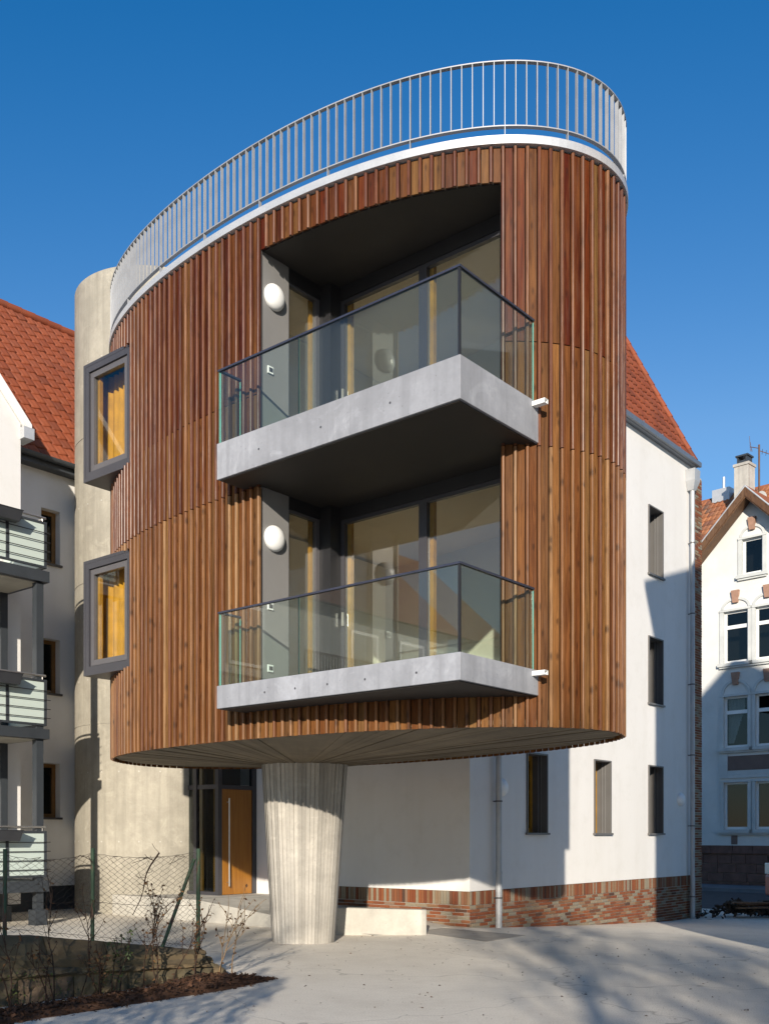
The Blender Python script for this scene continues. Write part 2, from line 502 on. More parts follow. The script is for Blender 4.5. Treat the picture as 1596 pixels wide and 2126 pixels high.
# street and pavement in front of the old house at far right
FA = Vector((.70711, -.70711)); FB = Vector((.70711, .70711))
FF = Fr((13.0, 40.0), FA, FB)       # old house façade: a to the right, b to the back
def strip(name, a0, a1, b0, b1, lift, m):
    mb = MB(); n = 16
    vs_ = []; fs_ = []
    for i in range(n + 1):
        for b in (b0, b1):
            x, y = FF.p(a0 + (a1 - a0) * i / n, b); vs_.append((x, y, gz(x, y) + lift))
    for i in range(n): fs_.append((2 * i, 2 * i + 2, 2 * i + 3, 2 * i + 1))
    for i, (x, y, z) in enumerate(list(vs_)): vs_.append((x, y, z - .3))
    k = 2 * (n + 1)
    for i in range(n): fs_.append((2 * i, k + 2 * i, k + 2 * i + 2, 2 * i + 2))
    mb.add(vs_, fs_); return structure(mb.build(name, m, recalc=False))
strip('road', -25, 25, -11.0, -2.6, .006, M['asphalt'])
strip('pavement', -25, 25, -2.5, .3, .13, M['pavement'])

# ------------------------------------------------------------------ the oval
CO = [1.0229, 0.0235, 0.0628, -0.0219, 0.081, -0.0185, -0.0014, -0.0156, -0.0106]
OC = Vector((-.75, 14.6)); OA = Vector((-.79, .61)); ON = Vector((.61, .79))
def ov(tt):
    r = CO[0] + sum(CO[2 * k - 1] * cos(k * tt) + CO[2 * k] * sin(k * tt) for k in range(1, 5))
    return OC + OA * (r * cos(tt) * 4.5) + ON * (r * sin(tt) * 2.15)
NS = 2160
OT = [ov(2 * pi * i / NS) for i in range(NS)]
SA = [0.]
for i in range(NS): SA.append(SA[-1] + (OT[(i + 1) % NS] - OT[i]).length)
PER = SA[-1]
import bisect
def at(s):
    s %= PER
    i = min(bisect.bisect_right(SA, s) - 1, NS - 1)
    f = (s - SA[i]) / (SA[i + 1] - SA[i])
    p = OT[i].lerp(OT[(i + 1) % NS], f)
    T = (OT[(i + 4) % NS] - OT[(i - 3) % NS]).normalized()
    return p, T
def nrm(T): 
    n = Vector((T.y, -T.x)); return n
_p, _T = at(0)
NSIGN = 1 if (_p - OC).dot(nrm(_T)) > 0 else -1
def frame_at(s):
    p, T = at(s); return p, T, nrm(T) * NSIGN
def s_of(tt): return SA[int(round(tt / (2 * pi) * NS)) % NS]
def s_at_x(px, lo, hi):             # arc position between two parameters where a plan ray crosses the front
    best = None
    for i in range(int(lo / (2 * pi) * NS), int(hi / (2 * pi) * NS)):
        p = OT[i % NS]; e = abs(798 + 2100 * p.x / p.y - px)
        if best is None or e < best[0]: best = (e, SA[i % NS])
    return best[1]
sR = s_at_x(1043, 3.5, 4.2); sL = s_at_x(540, 4.3, 4.9)
sB = s_at_x(275, 5.0, 5.4); sBe = s_of(6.06)      # window boxes
Z_S, Z_T = 2.87, 9.28
LOG = [(3.22, 6.06), (6.06, 8.90)]
BOX = [(4.09, 5.86), (7.08, 8.89)]
def ring(off, n=240, a=0., b=None):
    b = PER if b is None else b
    out = []
    for i in range(n):
        p, T, N = frame_at(a + (b - a) * i / n); out.append(tuple(p + N * off))
    return out

house = thing('oval_house', (-.75, 14.6, 0), 'oval timber-clad house raised on one tapering concrete column', 'house')

# shell wall (outer membrane and white inner lining) with its openings
def spans(s, lining):
    z = [(Z_S, Z_T - .02)]
    cut = []
    if (sR - .12 * lining) <= s <= (sL + .75 * lining): cut += [(3.22, 8.935 if lining else 8.90)]
    if sB <= s <= sBe: cut += BOX
    for c0, c1 in cut:
        nz = []
        for a, b in z:
            if c0 > a: nz.append((a, min(b, c0)))
            if c1 < b: nz.append((max(a, c1), b))
        z = [q for q in nz if q[1] - q[0] > .01]
    return z
for nm, off, m, ztop in (('wall_shell', -.035, M['membrane'], 0), ('inner_lining', -.26, M['room_white'], -.05)):
    mb = MB()
    edges = sorted(set([PER * i / 300 for i in range(301)] + [sR, sL, sB, sBe, sR - .12, sL + .75]))
    for s0, s1 in zip(edges, edges[1:]):
        if s1 - s0 < 1e-4: continue
        p0, _, n0 = frame_at(s0); p1, _, n1 = frame_at(min(s1, PER - 1e-6))
        a = p0 + n0 * off; b = p1 + n1 * off
        for z0, z1 in spans((s0 + s1) / 2, nm == 'inner_lining'):
            mb.add([(a.x, a.y, z0), (b.x, b.y, z0), (b.x, b.y, z1), (a.x, a.y, z1)], [(0, 1, 2, 3)])
    mb.build(nm, m, house)
# reveal closing the cladding depth at the openings' edges
mb = MB()
for s, za, zb in [(sR, 3.22, 8.9)]:
    p, T, N = frame_at(s); a = p - N * .02; b = p - N * .36
    t_ = T * (.012 if s == sL else -.012)
    mb.prism([tuple(a), tuple(b), tuple(b - t_), tuple(a - t_)], za, zb)
mb.build('opening_reveal', M['membrane'], house, recalc=True)

# floor plates
def clip(poly, f):
    out = []
    for p, q in zip(poly, poly[1:] + poly[:1]):
        a, b = f(p), f(q)
        if a >= 0: out.append(p)
        if a * b < 0: out.append((p[0] + (q[0] - p[0]) * a / (a - b), p[1] + (q[1] - p[1]) * a / (a - b)))
    return out
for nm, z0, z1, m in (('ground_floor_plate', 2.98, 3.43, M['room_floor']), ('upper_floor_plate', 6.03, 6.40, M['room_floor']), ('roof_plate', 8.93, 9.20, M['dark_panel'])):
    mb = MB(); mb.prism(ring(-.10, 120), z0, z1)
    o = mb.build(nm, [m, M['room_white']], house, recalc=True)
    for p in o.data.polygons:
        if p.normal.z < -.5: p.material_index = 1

# cladding: boards and cover battens, one object each where the photograph shows them
ncell = round((sL - sR) / .134)
PITCH = (sL - sR) / ncell
BW, BT, TW, TT = PITCH - .052, .024, .041, .040
cache = {}
def plank(kind, w, d, h):
    key = (kind, round(h, 2))
    if key not in cache:
        mb = MB(); c = .003
        x0, x1 = -w / 2, w / 2
        prof = [(x0, 0), (x0, d - c), (x0 + c, d), (x1 - c, d), (x1, d - c), (x1, 0)] if kind == 'board' else [(x0, 0), (x0, d * .62), (x0 + w * .12, d * .86), (x0 + w * .32, d), (x1 - w * .32, d), (x1 - w * .12, d * .86), (x1, d * .62), (x1, 0)]
        n = len(prof)
        vs = [(x, y, 0) for x, y in prof] + [(x, y, h) for x, y in prof]
        mb.add(vs, [tuple(range(n)), tuple(range(2 * n - 1, n - 1, -1))] + [(i, n + i, n + (i + 1) % n, (i + 1) % n) for i in range(n)])
        cache[key] = mb
    return key
mesh_cache = {}
front0, front1 = s_of(2.72), s_of(6.14)
far_clad = {m: MB() for m in ('board_top', 'board_low', 'batten_top', 'batten_low')}
nR = int((sR - 0) / PITCH); nLft = int((PER - sL) / PITCH)
def subtract(z, cuts):
    for c0, c1 in cuts:
        nz = []
        for a, b in z:
            if c1 <= a or c0 >= b: nz.append((a, b)); continue
            if c0 > a: nz.append((a, c0))
            if c1 < b: nz.append((c1, b))
        z = nz
    return z
rc = random.Random(3)
pieces = []
for i in range(-nR, ncell + nLft + 1):
    for kind in ('board', 'batten'):
        s = sR + (i + (.5 if kind == 'board' else 0)) * PITCH
        if s < 0 or s > PER: continue
        cuts = []
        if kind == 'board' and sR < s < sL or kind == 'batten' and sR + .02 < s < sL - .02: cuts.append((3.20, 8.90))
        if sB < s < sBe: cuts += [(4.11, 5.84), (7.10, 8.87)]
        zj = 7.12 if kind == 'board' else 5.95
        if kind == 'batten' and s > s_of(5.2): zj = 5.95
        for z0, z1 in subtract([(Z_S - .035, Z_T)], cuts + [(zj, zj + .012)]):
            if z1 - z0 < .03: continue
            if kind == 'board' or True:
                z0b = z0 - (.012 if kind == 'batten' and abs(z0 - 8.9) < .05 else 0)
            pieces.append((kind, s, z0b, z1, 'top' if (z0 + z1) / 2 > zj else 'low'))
for kind, s, z0, z1, tier in pieces:
    p, T, N = frame_at(s)
    w, d = (BW, BT) if kind == 'board' else (TW, TT)
    off = -.010 if kind == 'board' else .012
    if kind == 'batten': off += rc.uniform(-.002, .002)
    q = p + N * off
    x = Vector((T.x, T.y, 0)); y = Vector((N.x, N.y, 0)); zz = Vector((0, 0, 1))
    if x.cross(y).z < 0: x = -x
    tilt = rc.gauss(0, .0006)
    mat4 = Matrix(((x.x, y.x, tilt, q.x), (x.y, y.y, 0, q.y), (0, 0, 1, z0), (0, 0, 0, 1)))
    h = z1 - z0
    key = plank(kind, w, d, h)
    mk = (key, tier)
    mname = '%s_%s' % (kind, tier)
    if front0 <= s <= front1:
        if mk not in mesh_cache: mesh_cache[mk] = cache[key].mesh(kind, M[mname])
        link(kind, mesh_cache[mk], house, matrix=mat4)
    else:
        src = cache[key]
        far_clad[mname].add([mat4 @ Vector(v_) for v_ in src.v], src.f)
for mname, mb in far_clad.items():
    if mb.v: stuff(mb.build(mname.split('_')[0], M[mname], house))

# soffit: shallow board-marked cone from the oval's edge down to the column head
CC = Vector((-1.24, 15.55))
def col_ring(k, n=44, z=None):
    # k=0 base, k=1 head
    hw = .475 + .185 * k; hd = .40 + .17 * k
    out = []
    for i in range(n):
        a = 2 * pi * i / n
        e = 2.5
        ca, sa = cos(a), sin(a)
        r = (abs(ca) ** e + abs(sa) ** e) ** (-1 / e)
        out.append((CC.x + hw * r * ca + .02 * k, CC.y + hd * r * sa))
    return out
mb = MB()
n = 132
rs = random.Random(5)
outer = [frame_at(PER * i / n) for i in range(n)]
outer = [tuple(p - N * .02) for p, T, N in outer]
def hit_col(px_, py_):
    dx, dy = px_ - CC.x, py_ - CC.y
    L = hypot(dx, dy); e = 2.5
    r = ((abs(dx / L) / .64) ** e + (abs(dy / L) / .55) ** e) ** (-1 / e)
    return (CC.x + dx / L * r, CC.y + dy / L * r)
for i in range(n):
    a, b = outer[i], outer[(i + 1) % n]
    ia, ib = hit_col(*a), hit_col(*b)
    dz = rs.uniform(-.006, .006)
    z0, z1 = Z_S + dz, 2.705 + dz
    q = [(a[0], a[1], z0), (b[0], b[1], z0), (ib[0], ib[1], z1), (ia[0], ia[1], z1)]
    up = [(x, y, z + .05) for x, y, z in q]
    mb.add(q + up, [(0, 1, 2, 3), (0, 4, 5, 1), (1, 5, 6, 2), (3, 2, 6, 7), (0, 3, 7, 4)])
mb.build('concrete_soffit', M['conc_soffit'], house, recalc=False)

# column: upright board-marked strips, wider at the head
mb = MB()
n = 64
rA, rB = col_ring(0, n), col_ring(1, n)
rs = random.Random(8)
for i in range(n):
    o_ = rs.uniform(-.0075, .0075)
    j = (i + 1) % n
    def sc_(p): 
        d = Vector(p) - CC; return CC + d * (1 + o_ / d.length)
    a, b, c, d = sc_(rA[i]), sc_(rA[j]), sc_(rB[j]), sc_(rB[i])
    g_ = .003
    tt = (b - a).normalized() * g_; t2 = (c - d).normalized() * g_
    a, b, c, d = a + tt, b - tt, c - t2, d + t2
    mid = []
    mb.add([(a.x, a.y, -.1), (b.x, b.y, -.1), (c.x, c.y, 2.74), (d.x, d.y, 2.74)], [(0, 1, 2, 3)])
inn = [CC + (Vector(p) - CC) * .975 for p in rA]; inn2 = [CC + (Vector(p) - CC) * .98 for p in rB]
for i in range(n):
    j = (i + 1) % n
    mb.add([(*inn[i], -.1), (*inn[j], -.1), (*inn2[j], 2.74), (*inn2[i], 2.74)], [(0, 1, 2, 3)])
mb.build('column', M['conc_board'], house)

# zinc roof edge
mb = MB()
n = 240
for o0, o1, z0, z1 in ((-.30, .075, Z_T + .012, Z_T + .105),):
    A = ring(o1, n); B = ring(o0, n)
    vs = [(x, y, z0) for x, y in A] + [(x, y, z1) for x, y in A] + [(x, y, z1) for x, y in B] + [(x, y, z0) for x, y in B]
    fs = []
    for i in range(n):
        j = (i + 1) % n
        for k in range(4):
            k2 = (k + 1) % 4
            fs.append((k * n + i, k * n + j, k2 * n + j, k2 * n + i))
    mb.add(vs, fs, 0, False)
mb.build('roof_edge', M['galv'], house, recalc=True)

# roof railing
zr0, zr1 = Z_T + .215, Z_T + .935
mb = MB()
def flat_ring(mb, off0, off1, z0, z1, n=240):
    A = ring(off1, n); B = ring(off0, n)
    vs = [(x, y, z0) for x, y in A] + [(x, y, z1) for x, y in A] + [(x, y, z1) for x, y in B] + [(x, y, z0) for x, y in B]
    fs = []
    for i in range(n):
        j = (i + 1) % n
        for k in range(4): fs.append((k * n + i, k * n + j, ((k + 1) % 4) * n + j, ((k + 1) % 4) * n + i))
    mb.add(vs, fs)
flat_ring(mb, .005, .055, zr1, zr1 + .012)
flat_ring(mb, .005, .055, zr0, zr0 + .012)
railing = mb.build('roof_railing', M['rail_galv'], house, recalc=True)
def baluster_mesh(h):
    mb = MB(); mb.box(-.004, .004, -.022, .022, 0, h); return mb.mesh('baluster', M['rail_galv'])
bal, balp = baluster_mesh(zr1 - zr0 - .012), baluster_mesh(zr1 - Z_T - .105)
nb = round(PER / .118)
sref = s_at_x(1048, 3.5, 4.2)
for i in range(nb):
    s = (sref + PER * i / nb) % PER
    p, T, N = frame_at(s); q = p + N * .03
    post = i % 9 == 0
    z0 = Z_T + .105 if post else zr0 + .012
    m4 = Matrix(((T.x, N.x, 0, q.x), (T.y, N.y, 0, q.y), (0, 0, 1, z0), (0, 0, 0, 1)))
    link('baluster', balp if post else bal, railing, matrix=m4)

# ------------------------------------------------------------------ balconies
def pane_box(name, F, a0, a1, b0, b1, z0, z1, mats, parent):
    """a glass sheet: broad faces material 0, thin edges material 1"""
    mb = MB(); mb.fb(F, a0, a1, b0, b1, z0, z1)
    o = mb.build(name, mats, parent)
    big = max(p.area for p in o.data.polygons)
    for p in o.data.polygons: p.material_index = 0 if p.area > big * .5 else min(1, len(mats) - 1)
    return o
GL = [M['glass_rail'], M['glass_edge']]
LEN_U, LEN_V = 3.646, 1.57
vBW = 1.743            # loggia: side wall and back wall
uLW = LF.inv(*at(sL)[0])[0] + .01
vLP = LF.inv(*at(sL)[0])[1] + .03
for zf, th, lab in ((3.463, .28, 'lower'), (6.432, .442, 'upper')):
    mb = MB(); mb.fb(LF, 0, LEN_U, 0, LEN_V, zf - th, zf)
    slab = mb.build('balcony_slab', M['conc_slab'], house, bevel=.006)
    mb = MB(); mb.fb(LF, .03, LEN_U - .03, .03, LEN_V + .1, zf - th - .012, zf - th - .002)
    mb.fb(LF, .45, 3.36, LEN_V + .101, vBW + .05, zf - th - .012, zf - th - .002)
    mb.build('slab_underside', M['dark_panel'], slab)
    zt = zf + .885
    um = 2.27
    gi = .02
    for a0, a1 in ((gi + .02, um - .004), (um + .004, LEN_U - .02)):
        pane_box('glass_panel', LF, a0, a1, gi, gi + .016, zf - .0, zt, GL, slab)
    pane_box('glass_panel', LF, gi, gi + .016, gi + .02, 1.43, zf - .0, zt, GL, slab)
    pane_box('glass_panel', LF, LEN_U - gi - .016, LEN_U - gi, gi + .02, .36, zf - .0, zt, GL, slab)
    mb = MB()
    mb.fb(LF, gi - .012, LEN_U - gi + .012, gi - .012, gi + .028, zt, zt + .022)
    mb.fb(LF, gi - .012, gi + .028, gi + .030, 1.43, zt, zt + .022)
    mb.fb(LF, LEN_U - gi - .028, LEN_U - gi + .012, gi + .030, .36, zt, zt + .022)
    mb.build('handrail', M['rail_dark'], slab)
    mb = MB(); mb.fb(LF, gi - .004, gi + .02, gi - .004, gi + .02, zf, zt)
    mb.build('corner_seal', M['black_frame'], slab)
    mb = MB(); mb.fb(LF, um - .004, um + .004, gi, gi + .014, zf, zt)
    mb.build('joint_seal', M['black_frame'], slab)
    # overflow spout
    mb = MB()
    z = zf - .075
    for (da, db, dc, dd) in ((-.16, .05, 0, .004), (-.16, .05, .071, .075)):
        mb.fb(LF, da, db, 1.36 + dc, 1.36 + dd, z, z + .05)
    mb.fb(LF, -.16, .05, 1.364, 1.431, z, z + .004); mb.fb(LF, -.16, .05, 1.364, 1.431, z + .046, z + .05)
    mb.build('overflow_spout', M['white'], slab)
    # anchor plugs in the slab edge
    mb = MB()
    for a in ((.55, 1.25, 1.8, 2.3, 2.8) if lab == 'lower' else (.9, 1.9, 2.9)):
        x, y = LF.p(a, -.003)
        pts = []
        for k in range(8):
            an = 2 * pi * k / 8
            q = LF.p(a + .013 * cos(an), -.003); pts.append((q[0], q[1], zf - th * .55 + .013 * sin(an)))
        mb.add(pts, [tuple(range(8))])
    mb.build('anchor_plug', M['alu'], slab, recalc=False)

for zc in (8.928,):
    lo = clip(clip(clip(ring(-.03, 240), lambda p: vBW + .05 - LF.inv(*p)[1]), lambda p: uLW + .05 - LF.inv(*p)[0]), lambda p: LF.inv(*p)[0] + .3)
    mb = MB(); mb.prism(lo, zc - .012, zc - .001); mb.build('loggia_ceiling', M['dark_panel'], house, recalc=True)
# loggias: side wall panel, frames, panes
for zf, zc, zg in ((3.463, 5.985, 5.82), (6.432, 8.93, 8.74)):
    mb = MB()
    mb.fb(LF, uLW, uLW + .05, vLP, .965, zf, zc)
    mb.build('side_panel', M['panel_grey'], house)
    mb = MB()                                    # lintels, corner post
    mb.fb(LF, uLW + .001, uLW + .12, .966, 1.56, zg, zc)
    mb.fb(LF, .10, 3.19, vBW, vBW + .12, zg, zc)
    mb.fb(LF, 3.19, uLW + .12, 1.56, vBW + .12, zf, zc)
    mb.build('lintel', M['black_frame'], house)
    # sliding frames on the back wall
    for u0, u1 in ((1.82, 3.19), (.10, 1.819)):
        mb = MB(); w = .062; d0, d1 = vBW + .02, vBW + .085
        mb.fb(LF, u0, u0 + w, d0, d1, zf, zg); mb.fb(LF, u1 - w, u1, d0, d1, zf, zg)
        mb.fb(LF, u0 + w, u1 - w, d0, d1, zf, zf + .07); mb.fb(LF, u0 + w, u1 - w, d0, d1, zg - .05, zg)
        fr = mb.build('glazing_frame', M['alu'], house)
        pane_box('glass_pane', LF, u0 + w, u1 - w, d0 + .03, d0 + .034, zf + .07, zg - .05, [M['pane']], fr)
        mb = MB(); mb.fb(LF, u0 + .02, u0 + .10, d1, d1 + .06, zf, zg); mb.fb(LF, u1 - .12, u1 - .02, d1, d1 + .06, zf, zg)
        mb.build('inner_timber', M['ochre_wood'], fr)
    # the narrow light in the side wall
    mb = MB(); w = .03
    v0, v1 = .965, 1.56
    mb.fb(LF, uLW + .02, uLW + .085, v0, v0 + w, zf, zg); mb.fb(LF, uLW + .02, uLW + .085, v1 - .065, v1, zf, zg)
    mb.fb(LF, uLW + .02, uLW + .085, v0 + w, v1 - .065, zf, zf + .06); mb.fb(LF, uLW + .02, uLW + .085, v0 + w, v1 - .065, zg - .03, zg)
    fr = mb.build('glazing_frame', M['alu_light'], house)
    pane_box('glass_pane', LF, uLW + .05, uLW + .054, v0 + w, v1 - .065, zf + .06, zg - .03, [M['pane']], fr)
    mb = MB(); mb.fb(LF, uLW + .086, uLW + .14, v1 - .10, v1 - .03, zf, zg)
    mb.build('inner_timber', M['ochre_wood'], fr)
    # pull handle on the sliding door
    mb = MB(); mb.fb(LF, 3.135, 3.16, vBW - .002, vBW + .018, zf + .95, zf + 1.13)
    mb.build('door_pull', M['steel'], house)
    # sockets on the side panel
    mb = MB()
    for v_, z in ((.63, zf + 1.0), (.63, zf + .22)):
        mb.fb(LF, uLW - .02, uLW - .001, v_ - .045, v_ + .045, z, z + .09)
        mb.fb(LF, uLW - .026, uLW - .021, v_ - .03, v_ + .03, z + .02, z + .07, 1)
    mb.build('wall_socket', [M['white'], M['alu']], house)

# interior: partitions so the rooms read through the glass
mb = MB()
for zf, zc in ((3.44, 5.97), (6.41, 8.92)):
    mb.fb(LF, .35, .47, 2.4, 4.2, zf, zc)
    mb.fb(LF, 4.6, 4.7, 1.2, 4.4, zf, zc)
mb.build('partition', M['room_white'], house)
mb = MB()
for zf, zc in ((3.44, 5.97), (6.41, 8.92)):
    mb.fb(LF, 4.72, 7.2, 3.15, 3.22, zf, zc)
    for k in range(9):
        mb.fb(LF, 4.85 + k * .24, 4.98 + k * .24, 3.12, 3.149, zf + .1, zc - .45)
    mb.fb(LF, 7.21, 7.28, 1.3, 3.22, zf, zc)
mb.build('ochre_room_wall', M['curtain'], house)

# projecting window boxes
BF = Fr((-3.70, 14.85), U, V)
for z0, z1 in BOX:
    mb = MB()
    W = 1.235; t_ = .045; D_ = .85; fw = .135
    mb.fb(BF, 0, W, .0, D_, z0, z0 + t_); mb.fb(BF, 0, W, .0, D_, z1 - t_, z1)
    mb.fb(BF, 0, t_, .0, D_, z0 + t_, z1 - t_); mb.fb(BF, W - t_, W, .0, D_, z0 + t_, z1 - t_)
    for (a0, a1, c0, c1) in ((t_, fw, z0 + t_, z1 - t_), (W - fw, W - t_, z0 + t_, z1 - t_), (fw, W - fw, z0 + t_, z0 + fw), (fw, W - fw, z1 - fw, z1 - t_)):
        mb.fb(BF, a0, a1, .004, .06, c0, c1)
    wb = mb.build('window_box', M['alu'], house)
    mb = MB(); a = fw + .012; b = fw + .095
    mb.fb(BF, a, b, .03, .10, z0 + a, z1 - a); mb.fb(BF, W - b, W - a, .03, .10, z0 + a, z1 - a)
    mb.fb(BF, b, W - b, .03, .10, z0 + a, z0 + b); mb.fb(BF, b, W - b, .03, .10, z1 - b, z1 - a)
    mb.build('window_frame', M['alu_light'], wb)
    mb = MB(); mb.fb(BF, fw, fw + .012, .05, .09, z0 + fw, z1 - fw); mb.fb(BF, W - fw - .012, W - fw, .05, .09, z0 + fw, z1 - fw)
    mb.fb(BF, fw + .012, W - fw - .012, .05, .09, z0 + fw, z0 + fw + .012); mb.fb(BF, fw + .012, W - fw - .012, .05, .09, z1 - fw - .012, z1 - fw)
    mb.build('shadow_gap', M['black_frame'], wb)
    pane_box('window_pane', BF, b, W - b, .07, .074, z0 + b, z1 - b, [M['box_glass']], wb)
    mb = MB()
    mb.fb(BF, b - .02, b + .04, .105, .16, z0 + b, z1 - b); mb.fb(BF, W - b - .05, W - b + .02, .105, .16, z0 + b, z1 - b)
    mb.build('timber_jamb', M['ochre_wood'], wb)
    mb = MB()
    mb.fb(BF, W - t_ - .02, W - t_ - .001, .17, D_ + .55, z0 + t_ + .02, z1 - t_ - .02)
    mb.fb(BF, t_ + .001, t_ + .02, .17, D_, z0 + t_ + .02, z1 - t_ - .02)
    mb.fb(BF, t_ + .021, W - t_ - .021, .17, D_, z0 + t_ + .001, z0 + t_ + .019)
    mb.build('ochre_lining', M['curtain'], wb)
    mb = MB(); n = 40; vs = []; fs = []
    for k in range(n + 1):
        a_ = .06 + (W - .12) * k / n
        bb = .36 + .035 * sin(k * 1.37) + .012 * sin(k * 3.1)
        vs += [BF.p(a_, bb, z0 + .10), BF.p(a_, bb + .01, z1 - .10)]
    for k in range(n): fs.append((2 * k, 2 * k + 2, 2 * k + 3, 2 * k + 1))
    mb.add(vs, fs, 0, True); mb.build('curtain', M['curtain'], wb)

# wall lamps: shallow white domes
def dome_mesh(r, d):
    mb = MB(); nr, na = 6, 24
    vs = []; fs = []
    for i in range(nr + 1):
        th = pi / 2 * i / nr
        for k in range(na):
            an = 2 * pi * k / na
            vs.append((r * cos(th) * cos(an), -d * sin(th) - .02, r * cos(th) * sin(an)))
    for k in range(na):
        an = 2 * pi * k / na; vs.append((r * .97 * cos(an), 0, r * .97 * sin(an)))
    for i in range(nr):
        for k in range(na):
            fs.append((i * na + k, i * na + (k + 1) % na, (i + 1) * na + (k + 1) % na, (i + 1) * na + k))
    for k in range(na): fs.append(((nr + 1) * na + k, (nr + 1) * na + (k + 1) % na, (k + 1) % na, k))
    mb.add(vs, fs, 0, True)
    return mb.mesh('lamp_dome', M['white'])
dome = dome_mesh(.165, .095)
back_m = MB(); back_m.tube([(0, -.02, 0), (0, .0, 0)], .15, 20); back_me = back_m.mesh('lamp_base', M['alu_light'])
def lamp(x, y, z, outward, label):
    r = thing('wall_lamp', (x, y, z), label, 'lamp', 'round white wall lamps')
    ang = math.atan2(outward[1], outward[0]) + pi / 2
    r.rotation_euler = (0, 0, ang)
    for nm, me in (('lamp_dome', dome), ('lamp_base', back_me)):
        o = bpy.data.objects.new(nm, me); COL.objects.link(o); o.parent = r
x, y = LF.p(uLW, .69); lamp(x, y, 8.41, -U, 'round white wall lamp in the upper loggia')
x, y = LF.p(uLW, .69); lamp(x, y, 5.37, -U, 'round white wall lamp in the lower loggia')
x, y = KF.p(1.0, 0); lamp(x, y, 2.51, -U, 'round white wall lamp in shade beside the downpipe under the oval house')
x, y = KF.p(8.96, 0); lamp(x, y, 2.51, -U, 'round white wall lamp near the far downpipe, right of the last window')

# ------------------------------------------------------------------ concrete tower
TC = Vector((-5.05, 22.6)); TR = 1.79
tower = thing('concrete_tower', (TC.x, TC.y, 0), 'tall round fair-faced concrete tower behind the timber house', 'tower')
mb = MB(); n = 72
zs_ = [-.2, 3.94, 3.955, 6.95, 6.965, 10.02, 10.035, 13.38]
for i in range(len(zs_) - 1):
    r = TR - (.008 if zs_[i + 1] - zs_[i] < .05 else 0)
    for k in range(n):
        a0, a1 = 2 * pi * k / n, 2 * pi * (k + 1) / n
        q = [(TC.x + r * cos(a), TC.y + r * sin(a)) for a in (a0, a1)]
        mb.add([(*q[0], zs_[i]), (*q[1], zs_[i]), (*q[1], zs_[i + 1]), (*q[0], zs_[i + 1])], [(0, 1, 2, 3)], 0, True)
mb.add([(TC.x + TR * cos(2 * pi * k / n), TC.y + TR * sin(2 * pi * k / n), 13.38) for k in range(n)], [tuple(range(n))])
mb.build('tower_shell', M['conc'], tower)
mb = MB()
for lev in (1.5, 2.95, 4.9, 6.2, 8.6, 11.6):
    for k in range(14):
        an = -pi / 2 + (k - 7) * .24
        p = Vector((TC.x + TR * cos(an), TC.y + TR * sin(an), lev))
        d = Vector((cos(an), sin(an), 0)); tt = Vector((-sin(an), cos(an), 0))
        pts = [p + d * .003 + tt * .017 * cos(2 * pi * j / 8) + Vector((0, 0, .017)) * sin(2 * pi * j / 8) for j in range(8)]
        pts2 = [q - d * .02 for q in pts]
        mb.add(pts + pts2, [tuple(range(8))] + [(j, j + 8, (j + 1) % 8 + 8, (j + 1) % 8) for j in range(8)])
mb.build('tie_plug', M['conc_ramp'], tower)

# ------------------------------------------------------------------ white house with the brick plinth
white = thing('white_house', (*K, 0), 'white rendered house with red tiled roof and brick plinth', 'house')
ZB = .64
# render wall on the right façade with holes for windows
WIN = [(1.873, 2.64, 1.65, 3.22), (4.556, 5.317, 1.65, 3.24), (7.18, 7.965, 1.65, 3.26), (7.18, 7.965, 4.67, 6.25), (7.18, 7.965, 7.67, 9.28), (4.556, 5.317, 4.67, 6.25), (4.556, 5.317, 7.67, 9.28)]
ZE = 10.88
A1 = 9.80
avs = sorted(set([0, A1] + [w[0] for w in WIN] + [w[1] for w in WIN]))
zvs = sorted(set([ZB, ZE] + [w[2] for w in WIN] + [w[3] for w in WIN]))
mb = MB()
for a0, a1 in zip(avs, avs[1:]):
    for z0, z1 in zip(zvs, zvs[1:]):
        am, zm = (a0 + a1) / 2, (z0 + z1) / 2
        if any(w[0] < am < w[1] and w[2] < zm < w[3] for w in WIN): continue
        mb.add([KF.p(a0, 0, z0), KF.p(a1, 0, z0), KF.p(a1, 0, z1), KF.p(a0, 0, z1)], [(0, 1, 2, 3)])
mb.add([KF.p(0, 0, ZB), KF.p(0, 0, ZE), KF.p(0, 9.0, ZE), KF.p(0, 9.0, ZB)], [(0, 1, 2, 3)])
mb.add([KF.p(0, 3.95, -.2), KF.p(0, 3.95, ZB), KF.p(0, 9.0, ZB), KF.p(0, 9.0, -.2)], [(0, 1, 2, 3)])
mb.add([KF.p(A1, 0, ZB), KF.p(A1, 9.0, ZB), KF.p(A1, 9.0, ZE), KF.p(A1, 0, ZE)], [(0, 1, 2, 3)])
mb.add([KF.p(0, 9, ZB), KF.p(0, 9, ZE), KF.p(A1, 9, ZE), KF.p(A1, 9, ZB)], [(0, 1, 2, 3)])
mb.add([KF.p(0, 0, ZE), KF.p(A1, 0, ZE), KF.p(A1, 9, ZE), KF.p(0, 9, ZE)], [(0, 1, 2, 3)])
mb.build('rendered_wall', M['plaster'], white, recalc=True)
